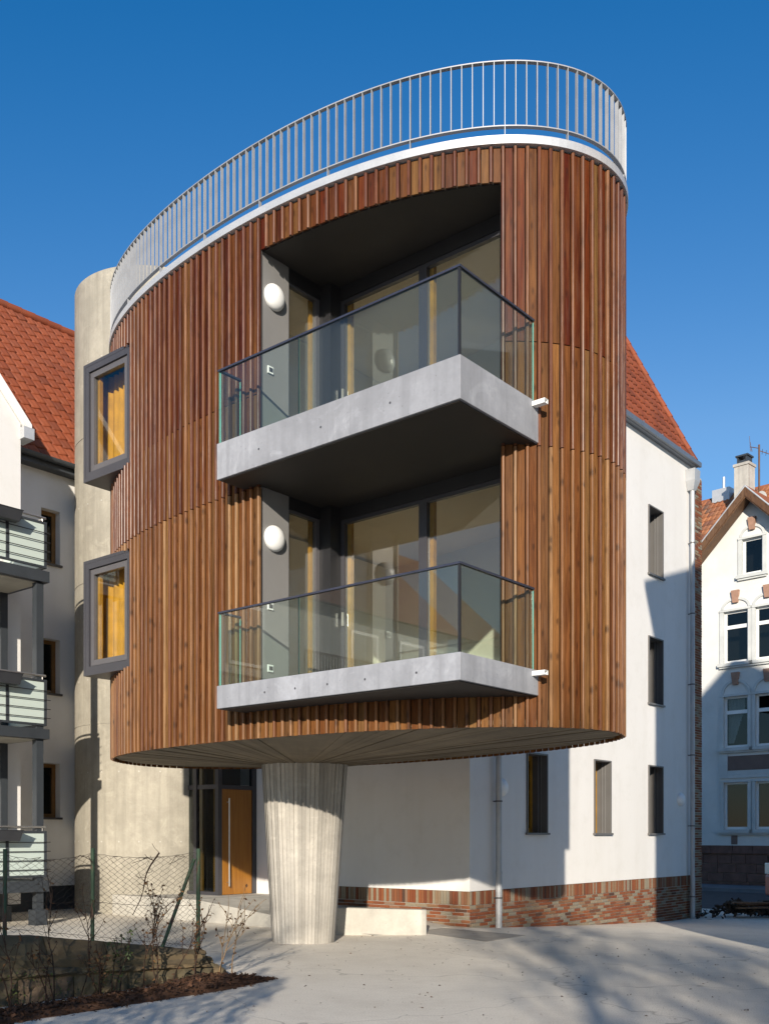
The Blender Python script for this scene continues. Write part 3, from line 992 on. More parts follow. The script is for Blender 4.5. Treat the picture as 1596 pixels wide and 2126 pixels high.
# windows: projecting aluminium lining, deep reveal, timber frame, pane
for a0, a1, z0, z1 in WIN:
    t_ = .03; D_ = .40; pr = -.03
    mb = MB()
    mb.fb(KF, a0, a0 + t_, pr, D_, z0 + t_, z1 - t_); mb.fb(KF, a1 - t_, a1, pr, D_, z0 + t_, z1 - t_)
    mb.fb(KF, a0, a1, pr, D_, z1 - t_, z1); mb.fb(KF, a0 - .03, a1 + .03, pr - .03, D_, z0 - .01, z0 + t_)
    w = mb.build('window', M['reveal'], white)
    mb = MB(); b0, b1 = D_ - .09, D_
    mb.fb(KF, a0 + t_, a0 + .10, b0, b1, z0 + t_, z1 - t_); mb.fb(KF, a1 - .10, a1 - t_, b0, b1, z0 + t_, z1 - t_)
    mb.fb(KF, a0 + .10, a1 - .10, b0, b1, z0 + t_, z0 + .12); mb.fb(KF, a0 + .10, a1 - .10, b0, b1, z1 - .12, z1 - t_)
    mb.build('window_frame', M['ochre_wood'] if z0 < 2 and a0 < 6 else M['alu_light'], w)
    pane_box('window_pane', KF, a0 + .10, a1 - .10, b0 + .03, b0 + .034, z0 + .12, z1 - .12, [M['pane_dark']], w)
    mb = MB()
    mb.fb(KF, a1 - t_ - .012, a1 - t_ - .002, .10, .112, z0 + t_, z1 - t_); mb.fb(KF, a1 - t_ - .03, a1 - t_ - .002, .17, .18, z0 + t_, z1 - t_)
    mb.build('blind_guide', M['panel_grey'], w)
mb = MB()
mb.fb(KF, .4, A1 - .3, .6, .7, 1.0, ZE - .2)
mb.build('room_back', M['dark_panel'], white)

# brick plinth: soldier course on top, stretchers below, single bricks where they show
mb = MB()
mb.fb(KF, .012, 9.79, .012, .05, -.7, ZB - .001)
mb.fb(KF, .012, .05, .051, 3.95, -.7, ZB - .001)
plinth = mb.build('brick_plinth', M['mortar'], white)
bricks = []
rb = random.Random(11)
BH, BJ = .051, .0125
soldier_z0 = ZB - .245
def brick_run(face, length, ground):
    # face 0: right façade (a), 1: left façade (b)
    n = int(length / (BH + BJ))
    for i in range(n):
        a = i * (BH + BJ) + .002
        bricks.append((face, a, a + BH, soldier_z0, ZB - .006))
    c = 0
    z = soldier_z0 - BJ
    while z > -.55:
        off = (-.06, -.185, -.12, -.245)[c % 4]
        a = off
        while a < length:
            a0, a1 = max(a, .0), min(a + .24, length)
            if a1 - a0 > .03 and ground((a0 + a1) / 2) < z + .02: bricks.append((face, a0 + .002, a1, z - BH, z))
            a += .24 + BJ
        z -= BH + BJ; c += 1
brick_run(0, 9.79, lambda a: gz(*KF.p(a, 0)))
brick_run(1, 3.95, lambda b: 0.)
br_cache = {}
def brick_matrix(face, a0, z0):
    o_ = -.006 + rb.uniform(-.003, .002)
    if face == 0:
        p = KF.p(a0, o_); X, Y = V, U
    else:
        p = KF.p(o_, a0); X, Y = U, V
    return Matrix(((X.x, Y.x, 0, p[0]), (X.y, Y.y, 0, p[1]), (0, 0, 1, z0), (0, 0, 0, 1)))
def brick_mb(w, h):
    mb = MB(); mb.box(0, w, 0, .03, 0, h); return mb
def brick_size(bk):
    face, a0, a1, z0, z1 = bk
    F_ = (KF.p(a0, 0), KF.p(a1, 0)) if face == 0 else (KF.p(0, a0), KF.p(0, a1))
    x0, y0 = scr(*F_[0], z0); x1, _ = scr(*F_[1], z0)
    _, y1 = scr(*F_[0], z1)
    vis = not (face == 1 and (x1 < 700))
    return abs(x1 - x0) * abs(y1 - y0) if vis else 0
bricks.sort(key=brick_size, reverse=True)
restb = MB()
for i, (face, a0, a1, z0, z1) in enumerate(bricks):
    w, h = a1 - a0, z1 - z0
    m4 = brick_matrix(face, a0, z0)
    key = (round(w, 3), round(h, 3))
    if i < 298:
        if key not in br_cache: br_cache[key] = brick_mb(w, h).mesh('brick', M['brick'])
        link('brick', br_cache[key], plinth, matrix=m4)
    else:
        b = brick_mb(w, h); restb.add([m4 @ Vector(q) for q in b.v], b.f)
stuff(restb.build('brick', M['brick'], plinth))

# brick party wall at the far end
mb = MB(); mb.fb(KF, 9.82, 10.28, .0, 8.5, -.7, 10.7)
gw = mb.build('brick_end_wall', M['mortar'], white)
mb = MB(); z = -.45; c = 0
while z < 10.6:
    for a0, a1 in (((9.825, 10.065), (10.075, 10.285)) if c % 2 else ((9.825, 9.94), (9.95, 10.19), (10.2, 10.285))):
        o_ = rb.uniform(-.014, -.008)
        mb.fb(KF, a0, a1, o_, .02, z, z + BH)
    z += BH + BJ; c += 1
stuff(mb.build('brick', M['brick'], gw))

# roof
def tile_mesh(w, L, mat):
    mb = MB(); n = 6
    top = []; 
    prof = list(zip((0, .42, .52, .68, .84, .94, 1.), (.004, 0, .006, .024, .024, .006, .004)))
    vs = []
    for f, h in prof: vs.append((f * w * 1.03, 0, h + .040))
    for f, h in prof: vs.append((f * w * 1.03, L * 1.10, h + .002))
    for f, h in prof: vs.append((f * w * 1.03, 0, h + .006))
    m = n + 1
    fs = [(i, i + 1, m + i + 1, m + i) for i in range(n)] + [(2 * m + i, 2 * m + i + 1, i + 1, i) for i in range(n)]
    fs += [(0, m, 2 * m)]
    mb.add(vs, fs, 0, True)
    return mb
def roof_tiles(parent, o, right, upv, ncol, nrow, w, L, mat, single):
    """tiles laid from the eaves up; single(x,y) says which stay objects of their own"""
    right = Vector(right).normalized(); upv = Vector(upv).normalized(); nn = right.cross(upv).normalized()
    src = tile_mesh(w, L, mat); me = src.mesh('roof_tile', mat)
    rest = MB(); cnt = 0
    lst = []
    rt = random.Random(4)
    for r in range(nrow):
        for c in range(ncol):
            p = Vector(o) + right * (c * w) + upv * (r * L)
            lst.append(p)
    lst.sort(key=lambda p: p.y)
    for p in lst:
        j = rt.uniform(-.003, .003)
        m4 = Matrix(((right.x, upv.x, nn.x, p.x + j), (right.y, upv.y, nn.y, p.y), (right.z, upv.z, nn.z, p.z + j), (0, 0, 0, 1)))
        if cnt < 298 and single(*scr(*p)):
            link('roof_tile', me, parent, matrix=m4); cnt += 1
        else: rest.add([m4 @ Vector(q) for q in src.v], src.f, 0, True)
    if rest.v: stuff(rest.build('roof_tile', mat, parent))
pit = radians(62.5)
b0_ = -.10; a0_, a1_ = 3.6, 9.57
z0_ = 10.90
slope = 4.9
P0 = Vector(KF.p(a0_, b0_, z0_))
upv = Vector((U.x * cos(pit), U.y * cos(pit), sin(pit)))
rightv = Vector((V.x, V.y, 0))
mb = MB()
e = (a1_ - a0_)
q0 = P0; q1 = P0 + rightv * e; q2 = q1 + upv * slope; q3 = q0 + upv * slope
mb.add([q0, q1, q2, q3], [(0, 1, 2, 3)])
r0, r1 = Vector(KF.p(a0_, 6.5, q3.z)), Vector(KF.p(a1_, 6.5, q3.z))
mb.add([q3, q2, r1, r0], [(0, 1, 2, 3)])
g1 = Vector(KF.p(a1_, 6.5, z0_)); g0 = Vector(KF.p(a0_, 6.5, z0_))
mb.add([q1, g1, r1, q2], [(0, 1, 2, 3)]); mb.add([q0, q3, r0, g0], [(0, 1, 2, 3)]); mb.add([g0, r0, r1, g1], [(0, 1, 2, 3)])
roofw = mb.build('roof', M['roof_under'], white)
wt = .26
roof_tiles(roofw, P0 + upv * .02 + Vector((-U.x, -U.y, 0)) * .01, rightv, upv, int(e / wt), 14, wt, .35, M['tile'], lambda x, y: x > 1270)
mb = MB()                                        # verge tiles down the far edge
for k in range(14):
    p = q1 + upv * (k * .35); q = p + upv * .37
    nn = rightv.cross(upv).normalized()
    mb.tube([p + nn * .045, q + nn * .03], .07, 8)
mb.build('verge_tile', M['tile'], roofw)
# gutter: dark board and zinc edge along the eaves
mb = MB()
mb.fb(KF, 0, 9.78, -.12, -.004, ZE - .06, ZE + .02)
mb.fb(KF, 0, 9.84, -.19, -.121, ZE - .05, ZE + .06)
mb.build('eaves_gutter', M['zinc'], white)
mb = MB()
for a in (5.6, 6.6, 7.6, 8.6, 9.4):
    mb.fb(KF, a, a + .03, -.17, -.02, ZE + .061, ZE + .11)
mb.build('snow_hook', M['steel'], roofw)
# downpipes
def downpipe(a, ztop, hopper):
    zb = gz(*KF.p(a, -.1)) - .02
    mb = MB()
    x, y = KF.p(a, -.115)
    mb.tube([(x, y, zb), (x, y, ztop)], .056, 14)
    for z in (zb + 1.0,):
        mb.tube([(x, y, z), (x, y, z + .05)], .064, 14); 
    mb.tube([(x, y, zb), (x, y, zb + 1.0)], .062, 14)
    dp = mb.build('downpipe', M['pipe_zinc'], white)
    mb = MB()
    z = zb + .55
    while z < ztop - .3:
        mb.tube([(x, y, z), (x, y, z + .03)], .068, 12)
        q = KF.p(a, 0.0); mb.fb(KF, a - .012, a + .012, -.07, .0, z + .005, z + .025)
        z += 1.75
    mb.build('pipe_clip', M['alu_light'], dp)
    if hopper:
        mb = MB()
        w0, w1 = .10, .17
        def rg(w, z): return [KF.p(a - w, -.115 - w * .8, z), KF.p(a + w, -.115 - w * .8, z), KF.p(a + w, -.115 + .11, z), KF.p(a - w, -.115 + .11, z)]
        A, B, C = rg(.07, ztop - .02), rg(.155, ztop + .20), rg(.165, ztop + .48)
        mb.add(A + B + C, [(0, 1, 5, 4), (1, 2, 6, 5), (2, 3, 7, 6), (3, 0, 4, 7), (4, 5, 9, 8), (5, 6, 10, 9), (6, 7, 11, 10), (7, 4, 8, 11), (8, 9, 10, 11), (3, 2, 1, 0)])
        mb.build('rain_hopper', M['pipe_zinc'], dp, recalc=True)
downpipe(.75, 3.4, False)
downpipe(9.45, 10.18, True)

# entrance: glazed corner, timber door
ent = MB()
E0 = Vector((-3.36, 20.45)); EF = Fr(E0, V, U)      # a towards the white wall, b towards the tower
ZF = .41; zdo = 2.62; zto = 4.3
door_w = .92
mb = MB()
mb.fb(EF, 0, .10, 0, .10, ZF, zto)                   # corner mullion
mb.fb(EF, door_w + .02, 1.16, .0, .10, ZF, zto)
mb.fb(EF, .10, door_w + .02, 0.0, .08, ZF + 2.17, ZF + 2.25)
for b in (.68, ):
    mb.fb(EF, .0, .08, b, b + .09, ZF, zto)
mb.fb(EF, .02, .08, .10, .68, ZF + 2.17, ZF + 2.26); mb.fb(EF, .02, .08, .77, 2.0, ZF + 2.17, ZF + 2.26)
mb.fb(EF, .0, .08, .10, .68, ZF, ZF + .07); mb.fb(EF, .0, .08, .77, 2.0, ZF, ZF + .07)
frm = mb.build('entrance_frame', M['alu'], white)
mb = MB()
mb.fb(EF, .081, .15, .16, .24, ZF + .07, zto); mb.fb(EF, .081, .15, .62, .68, ZF + .07, zto)
mb.build('inner_timber', M['ochre_wood'], frm)
pane_box('glass_pane', EF, .04, .046, .10, .68, ZF + .07, zto, [M['pane_dark']], frm)
pane_box('glass_pane', EF, .04, .046, .77, 2.0, ZF + .07, zto, [M['pane_dark']], frm)
pane_box('glass_pane', EF, .10, door_w + .02, .04, .046, ZF + 2.26, zto, [M['pane_dark']], frm)
mb = MB(); mb.fb(EF, .11, door_w + .01, .015, .065, ZF + .01, ZF + 2.165)
door = mb.build('entrance_door', M['door_wood'], white)
mb = MB()
x, y = EF.p(.25, -.055)
mb.tube([(x, y, ZF + .18), (x, y, ZF + 1.98)], .016, 10)
for z in (.26, 1.9):
    xx, yy = EF.p(.25, .016); mb.tube([(x, y, ZF + z), (xx, yy, ZF + z)], .01, 8)
mb.build('door_handle', M['steel'], door)
mb = MB(); mb.fb(EF, .16, 1.16, .5, .56, ZF, zto); mb.fb(EF, 1.1, 1.16, .1, 2.0, ZF, zto)
mb.build('lobby_wall', M['dark_panel'], white)
mb = MB(); mb.fb(EF, 0, 1.16, 0, 2.2, zto, zto + .2); mb.build('lobby_roof', M['dark_panel'], white)

# entrance landing, ramp and its parapet
mb = MB(); mb.fb(KF, -2.2, -.01, 4.73, 7.4, -.1, ZF)
structure(mb.build('entrance_landing', M['conc_ramp'], bevel=.01))
mb = MB()
mb.prism([KF.p(-.01, 4.725), KF.p(-2.19, 4.725), KF.p(-2.19, .35), KF.p(-.01, .35)], -.1, [ZF - .005, ZF - .005, .008, .008])
structure(mb.build('ramp', M['conc_ramp'], recalc=True))
mb = MB()
pts = [(-1.75, 16.50), (.60, 16.50), (.69, 16.56), (.69, 16.70), (.60, 16.72), (-1.75, 16.72)]
mb.prism(pts, -.1, [.475, .415, .41, .41, .415, .475])
structure(mb.build('ramp_wall', M['conc_ramp'], recalc=True, bevel=.018))
mb = MB()
mb.prism([(.71, 16.7), (1.545, 15.45), (2.296, 16.45), (.785, 18.0)], -.05, .005)
structure(mb.build('paving_strip', M['paver'], recalc=True))

# ------------------------------------------------------------------ balcony house on the left
left = thing('balcony_house', (*KF.p(-2.3, 9.38), 0), 'white house with red roof and stacked steel balconies at left edge', 'house')
uM, uG = 9.38, 7.756
vC = -4.05
ZEL = 9.62
LW = [(-2.60, -2.15, z, z + 1.17) for z in (2.02, 4.72, 7.53)]
avs = sorted(set([vC, 1.2] + [w[0] for w in LW] + [w[1] for w in LW]))
zvs = sorted(set([.53, ZEL] + [w[2] for w in LW] + [w[3] for w in LW]))
mb = MB()
for a0, a1 in zip(avs, avs[1:]):
    for z0, z1 in zip(zvs, zvs[1:]):
        am, zm = (a0 + a1) / 2, (z0 + z1) / 2
        if any(w[0] < am < w[1] and w[2] < zm < w[3] for w in LW): continue
        mb.add([KF.p(a0, uM, z0), KF.p(a1, uM, z0), KF.p(a1, uM, z1), KF.p(a0, uM, z1)], [(0, 1, 2, 3)])
mb.add([KF.p(vC, uM, .53), KF.p(1.2, uM, .53), KF.p(1.2, uM + .3, .53), KF.p(vC, uM + .3, .53)], [(3, 2, 1, 0)])
mb.build('rendered_wall', M['plaster'], left)
mb = MB(); mb.fb(KF, vC, 1.2, uM + .10, uM + .3, -.1, .53); mb.build('dark_base', M['slate'], left)  # recessed wall base; the shadow there is put into its dark colour
# projecting front with gable
gv0 = -9.2; apex = (gv0 + vC) / 2; gp = math.tan(radians(49))
zap = ZEL + (vC - apex) * gp
mb = MB()
poly = [(vC, .3), (vC, ZEL), (apex, zap), (gv0, ZEL), (gv0, .3)]
f0 = [KF.p(a, uG, z) for a, z in poly]; f1 = [KF.p(a, uM + 3.0, z) for a, z in poly]
mb.add(f0 + f1, [(0, 1, 2, 3, 4), (5, 6, 1, 0), (9, 8, 7, 6, 5), (3, 8, 9, 4)])
mb.build('gable_wall', M['plaster'], left, recalc=True)
mb = MB()
def rf(a, z, b0, b1, lift): return [KF.p(a, b0, z + lift), KF.p(a, b1, z + lift)]
A = rf(vC + .16, ZEL - .16 * gp, uG - .14, uM + 3.2, .02); B = rf(apex, zap, uG - .14, uM + 3.2, .02); C = rf(gv0 - .16, ZEL - .16 * gp, uG - .14, uM + 3.2, .02)
for P_, Q_ in ((A, B), (B, C)):
    lo = [Vector(P_[0]), Vector(P_[1]), Vector(Q_[1]), Vector(Q_[0])]
    hi = [p + Vector((0, 0, .16)) for p in lo]
    mb.add(lo + hi, [(0, 1, 2, 3), (7, 6, 5, 4), (0, 4, 5, 1), (1, 5, 6, 2), (2, 6, 7, 3), (3, 7, 4, 0)])
mb.build('gable_roof', M['white'], left, recalc=True)
mb = MB(); mb.fb(KF, vC - .02, vC + .20, uG - .16, uG + .25, ZEL - .30, ZEL - .08); mb.build('gutter_end', M['galv'], left)
# main roof
pitl = radians(51)
upl = Vector((U.x * cos(pitl), U.y * cos(pitl), sin(pitl)))
vL0, vL1 = -8.0, .9
P0 = Vector(KF.p(vL0, uM - .30, 9.66)); slope = 6.75
mb = MB()
q0 = P0; q1 = P0 + rightv * (vL1 - vL0); q2 = q1 + upl * slope; q3 = q0 + upl * slope
mb.add([q0, q1, q2, q3], [(0, 1, 2, 3)])
bk0, bk1 = Vector(KF.p(vL0, uM + 8.6, 9.66)), Vector(KF.p(vL1, uM + 8.6, 9.66))
mb.add([q3, q2, bk1, bk0], [(0, 1, 2, 3)]); mb.add([q1, bk1, q2], [(0, 1, 2)]); mb.add([q0, q3, bk0], [(0, 1, 2)])
rl = mb.build('roof', M['roof_under'], left)
roof_tiles(rl, P0 + upl * .0, rightv, upl, int((vL1 - vL0) / .26), 20, .26, .335, M['tile'], lambda x, y: -15 < x < 162 and y < 985)
mb = MB()
for k in range(24):
    p = q3 + rightv * (k * .38); mb.tube([p + Vector((0, 0, .03)), p + rightv * .4 + Vector((0, 0, .045))], .11, 8)
mb.build('ridge_tile', M['tile'], rl)
mb = MB(); p = P0 + rightv * 3.42 + upl * 5.4 + Vector((0, 0, .08))
mb.tube([p, p + Vector((0, 0, .28))], .012, 6); mb.tube([p + Vector((-.06, 0, 0)), p + Vector((.06, 0, 0))], .012, 6)
mb.build('roof_hook', M['galv'], rl)
mb = MB()
GX = -.36
for k in range(9):
    pass
n = 8
vs = []; fs = []
for i, a in enumerate((vC + .02, vL1)):
    for k in range(n + 1):
        an = pi * k / n
        b = uM - .36 - .085 * cos(an); z = 9.68 - .085 * sin(an)
        vs.append(KF.p(a, b, z))
for k in range(n): fs.append((k, n + 1 + k, n + 2 + k, k + 1))
mb.add(vs, fs, 0, True)
mb.fb(KF, vC + .02, vL1, uM - .27, uM - .005, 9.50, 9.66)
mb.build('eaves_gutter', M['slate'], left)
for a0, a1, z0, z1 in LW:
    mb = MB()
    mb.fb(KF, a0 - .01, a0, uM, uM + .24, z0, z1); mb.fb(KF, a1, a1 + .01, uM, uM + .24, z0, z1)
    mb.fb(KF, a0, a1, uM, uM + .24, z1, z1 + .01)
    w = mb.build('window', M['plaster'], left)
    mb = MB(); mb.fb(KF, a0, a0 + .09, uM + .17, uM + .24, z0, z1); mb.fb(KF, a1 - .09, a1, uM + .17, uM + .24, z0, z1); mb.fb(KF, a0 + .09, a1 - .09, uM + .17, uM + .24, z1 - .08, z1); mb.fb(KF, a0 + .09, a1 - .09, uM + .17, uM + .24, z0, z0 + .08)
    mb.build('window_frame', M['brown_wood'], w)
    pane_box('window_pane', KF, a0 + .09, a1 - .09, uM + .20, uM + .204, z0 + .08, z1 - .08, [M['pane_dark']], w)
    mb = MB(); mb.fb(KF, a0 - .04, a1 + .04, uM - .05, uM + .17, z0 - .045, z0); mb.build('window_sill', M['alu'], w)
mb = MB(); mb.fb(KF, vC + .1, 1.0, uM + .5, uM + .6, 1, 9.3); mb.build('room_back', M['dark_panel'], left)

uF = 6.26; vE = -4.40
for zf, th in ((.81, .20), (3.56, .18), (6.43, .20)):
    mb = MB(); mb.fb(KF, -8.3, vE + .03, uF - .02, uG - .01, zf - th, zf)
    bal_ = mb.build('balcony', M['slate'], left)
    mb = MB(); mb.fb(KF, -8.2, vE - .06, uF + .10, uG - .05, zf - th - .01, zf - th - .001); mb.build('balcony_soffit', M['soffit_light'], bal_)
    mb = MB()
    mb.fb(KF, -8.2, vE, uF + .02, uF + .06, zf + .86, zf + .90)
    mb.fb(KF, -8.2, vE, uF + .02, uF + .06, zf + .06, zf + .10)
    for k in range(6):
        mb.fb(KF, vE - .75 * k - .05, vE - .75 * k, uF + .02, uF + .06, zf + .101, zf + .859)
    mb.fb(KF, vE - .04, vE, uF + .061, uG, zf + .86, zf + .90); mb.fb(KF, vE - .04, vE, uF + .061, uG, zf + .06, zf + .10)
    mb.build('railing_frame', M['slate'], bal_)
    for k in range(5):
        mb = MB(); mb.fb(KF, vE - .75 * (k + 1) + .002, vE - .75 * k - .052, uF + .035, uF + .045, zf + .102, zf + .858)
        mb.build('frosted_panel', M['frost'], bal_)
    mb = MB(); mb.fb(KF, vE - .03, vE - .02, uF + .12, uG - .04, zf + .102, zf + .858); mb.build('frosted_panel', M['frost'], bal_)
    for k in range(4):
        z = zf + .20 + k * .165
        mb = MB(); mb.tube([KF.p(-8.2, uF - .0, z), KF.p(vE + .06, uF - .0, z)], .008, 6)
        mb.build('rail_bar', M['black_frame'], bal_)
    mb = MB()
    mb.tube([KF.p(-8.2, uF + .04, zf + .97), KF.p(vE - .02, uF + .04, zf + .97)], .022, 10)
    mb.tube([KF.p(vE - .02, uF + .04, zf + .97), KF.p(vE - .02, uG - .02, zf + .97)], .022, 10)
    for k in range(4):
        x_, y_ = KF.p(vE - .08 - 1.0 * k, uF + .04); mb.tube([(x_, y_, zf + .90), (x_, y_, zf + .955)], .008, 6)
    mb.build('handrail', M['steel'], bal_)
for a, b in ((vE - .12, uF + .12), (vE - .12, uG - .16), (-8.0, uF + .12)):
    mb = MB(); x, y = KF.p(a, b)
    mb.fb(KF, a - .07, a + .07, b - .07, b + .07, .0, 6.22); mb.fb(KF, a - .12, a + .12, b - .12, b + .12, -.05, .28)
    mb.build('balcony_post', M['slate'], left)
for zf, lb in ((.81, 'dark planter box hung on the lowest balcony of the left house'), (3.56, 'dark planter box hung on the middle balcony of the left house'), (6.43, 'dark planter box hung on the topmost balcony of the left house')):
    mb = MB()
    F_ = KF
    a0, a1 = -5.85, -5.06
    q = [KF.p(a0, uF - .2, zf + .72), KF.p(a1, uF - .2, zf + .72), KF.p(a1, uF - .03, zf + .72), KF.p(a0, uF - .03, zf + .72), KF.p(a0 - .03, uF - .25, zf + .90), KF.p(a1 + .03, uF - .25, zf + .90), KF.p(a1 + .03, uF - .02, zf + .90), KF.p(a0 - .03, uF - .02, zf + .90)]
    mb.hexa(q)
    mb.fb(KF, a0 - .04, a1 + .04, uF - .26, uF - .015, zf + .901, zf + .915)
    tag(mb.build('planter_box', M['planter'], recalc=True, bevel=.006), lb, 'planter', 'planter boxes on the steel balconies')

# ------------------------------------------------------------------ old gabled house at far right
old = thing('gabled_house', (13, 40, -.4), 'old cream house with pointed gable, keystones and red sandstone base', 'house')
GA = 1.59; ZA = 14.85; HWD = 3.45
def rect_holes(mb, F, a_lo, a_hi, z_lo, z_hi, holes):
    avs = sorted(set([a_lo, a_hi] + [h[0] for h in holes] + [h[1] for h in holes])); zvs = sorted(set([z_lo, z_hi] + [h[2] for h in holes] + [h[3] for h in holes]))
    for a0, a1 in zip(avs, avs[1:]):
        for z0, z1 in zip(zvs, zvs[1:]):
            am, zm = (a0 + a1) / 2, (z0 + z1) / 2
            if any(h[0] < am < h[1] and h[2] < zm < h[3] for h in holes): continue
            mb.add([F.p(a0, 0, z0), F.p(a1, 0, z0), F.p(a1, 0, z1), F.p(a0, 0, z1)], [(0, 1, 2, 3)])
cols = ((.44, 1.44), (1.72, 2.72), (3.3, 4.3))
HO = []
for c0, c1 in cols:
    HO += [(c0, c1, 8.36, 10.38), (c0, c1, 5.05, 7.05), (c0, c1, 1.86, 3.70)]
aL, aR = -4.5, 8.0
zev = ZA - .3 - HWD
mb = MB()
rect_holes(mb, FF, aL, aR, .95, 11.0, HO)
# gable triangle with attic window
at0, at1, az0, az1 = 1.20, 2.02, 11.70, 13.08
rect_holes(mb, FF, GA - (ZA - 13.2), GA + (ZA - 13.2), 11.0, 13.2, [(at0, at1, az0, az1)])
zl = 11.0
d_ = ZA - 11.0
mb.add([FF.p(GA - d_, 0, 11.0), FF.p(GA - (ZA - 13.2), 0, 11.0), FF.p(GA - (ZA - 13.2), 0, 13.2)], [(0, 1, 2)])
mb.add([FF.p(GA + d_, 0, 11.0), FF.p(GA + (ZA - 13.2), 0, 13.2), FF.p(GA + (ZA - 13.2), 0, 11.0)], [(0, 1, 2)])
mb.add([FF.p(GA - (ZA - 13.2), 0, 13.2), FF.p(GA + (ZA - 13.2), 0, 13.2), FF.p(GA, 0, ZA)], [(0, 1, 2)])
for a, fl in ((aL, 0), (aR, 1)):
    mb.add([FF.p(a, 0, .95), FF.p(a, 9, .95), FF.p(a, 9, 11.0), FF.p(a, 0, 11.0)], [(0, 1, 2, 3)])
mb.add([FF.p(aL, 9, .95), FF.p(aR, 9, .95), FF.p(aR, 9, 11), FF.p(aL, 9, 11)], [(0, 1, 2, 3)])
mb.build('wall', M['old_plaster'], old)
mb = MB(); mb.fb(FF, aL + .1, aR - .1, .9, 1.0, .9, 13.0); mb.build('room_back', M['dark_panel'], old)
# stone base in courses
base = MB(); base.fb(FF, aL, aR, .02, .3, -.6, .93); sb = base.build('stone_base', M['mortar'], old)
rq = random.Random(2)
z = -.55; c = 0
while z < .9:
    h = .36
    a = aL + (0 if c % 2 else .4)
    while a < aR - .2:
        w = rq.uniform(.55, .95)
        mb = MB(); pr = -.06 + rq.uniform(-.02, .02)
        mb.fb(FF, a, min(a + w, aR), pr, .019, z, z + h - .015)
        mb.build('stone', M['red_sandstone'], sb, bevel=.012)
        a += w + .015
    z += h; c += 1
mb = MB(); mb.fb(FF, aL - .02, aR + .02, -.12, .02, .931, 1.03); mb.build('base_cornice', M['red_sandstone'], old)
def old_window(a0, a1, z0, z1, transom, key, curtain=False, arch=True):
    mb = MB(); e = .16
    mb.fb(FF, a0 - e, a0, -.05, .10, z0, z1 + .0); mb.fb(FF, a1, a1 + e, -.05, .10, z0, z1)
    mb.fb(FF, a0 - e - .06, a1 + e + .06, -.14, .02, z0 - .13, z0 - .005); mb.fb(FF, a0 - e, a1 + e, -.09, .02, z0 - .20, z0 - .131)
    mb.fb(FF, a0 - e, a1 + e, -.07, .10, z1, z1 + .09)
    w = mb.build('window', M['trim_stone'], old)
    mb = MB(); f = .085
    mb.fb(FF, a0, a0 + f, .10, .17, z0, z1); mb.fb(FF, a1 - f, a1, .10, .17, z0, z1)
    mb.fb(FF, a0 + f, a1 - f, .10, .17, z0, z0 + .10); mb.fb(FF, a0 + f, a1 - f, .10, .17, z1 - .08, z1)
    if transom: mb.fb(FF, a0 + f, a1 - f, .08, .17, z1 - .68, z1 - .54)
    mb.build('window_frame', M['white'], w)
    pane_box('window_pane', FF, a0 + f, a1 - f, .13, .136, z0 + .10, z1 - .08, [M['pane_dark']], w)
    if curtain:
        mb = MB(); n = 22
        for i in range(n):
            f0 = i / n; x0 = a0 + f + (a1 - a0 - 2 * f) * f0 * .8; x1 = a0 + f + (a1 - a0 - 2 * f) * (i + 1) / n * .8
            drop = (z1 - z0 - .2) * (.95 if f0 < .3 else .95 - (f0 - .3) * 1.1)
            bb = .24 + .02 * (i % 2); b2 = .24 + .02 * ((i + 1) % 2)
            xs = a0 + f + .25 * (a1 - a0)
            zb_ = max(z1 - .1 - drop, z0 + .15)
            mb.add([FF.p(x0, bb, zb_), FF.p(x1, b2, zb_), FF.p(x1, b2, z1 - .08), FF.p(x0, bb, z1 - .08)], [(0, 1, 2, 3)])
        mb.build('curtain', M['white'], w)
    if key:
        m_ = (a0 + a1) / 2
        if arch:
            mb = MB(); n = 12; R = (a1 - a0) / 2
            hgt = .32 if key == 1 else .46
            for i in range(n):
                t0, t1 = pi - pi * i / n, pi - pi * (i + 1) / n
                P_ = lambda t, k: (m_ + (R + k) * cos(t), z1 + .10 + (hgt + k) * sin(t))
                A, B, C, D = P_(t0, 0), P_(t1, 0), P_(t1, .10), P_(t0, .10)
                lo = [FF.p(q[0], -.05, q[1]) for q in (A, B, C, D)]; hi = [FF.p(q[0], .01, q[1]) for q in (A, B, C, D)]
                mb.add(lo + hi, [(0, 1, 2, 3), (0, 4, 5, 1), (2, 6, 7, 3)])
            mb.build('arch_moulding', M['trim_stone'], w, recalc=True)
            kz = z1 + .10 + hgt
        else: kz = z1 + .28
        mb = MB()
        lo = [FF.p(m_ - .10, -.11, kz - .12), FF.p(m_ + .10, -.11, kz - .12), FF.p(m_ + .10, .01, kz - .12), FF.p(m_ - .10, .01, kz - .12)]
        hi = [FF.p(m_ - .16, -.12, kz + .36), FF.p(m_ + .16, -.12, kz + .36), FF.p(m_ + .16, .01, kz + .36), FF.p(m_ - .16, .01, kz + .36)]
        mb.hexa(lo + hi); mb.build('keystone', M['key_stone'], w, recalc=True)
for i, (c0, c1) in enumerate(cols):
    old_window(c0, c1, 8.36, 10.38, True, 1); old_window(c0, c1, 5.05, 7.05, True, 2, i == 0); old_window(c0, c1, 1.86, 3.70, False, 0)
old_window(at0, at1, az0, az1, False, 1)
mb = MB()
mb.fb(FF, .62, 3.9, -.03, .01, 4.16, 4.72, 1); mb.fb(FF, .28, .61, -.05, .01, 4.0, 4.80); mb.fb(FF, .28, 4.5, -.06, .01, 3.86, 3.995); mb.fb(FF, .611, 4.5, -.045, .01, 4.0, 4.15)
mb.build('spandrel_panel', [M['trim_stone'], M['brown_panel']], old)
mb = MB(); mb.fb(FF, .75, 1.0, -.02, .02, 1.28, 1.62); mb.build('wall_vent', M['brown_panel'], old)
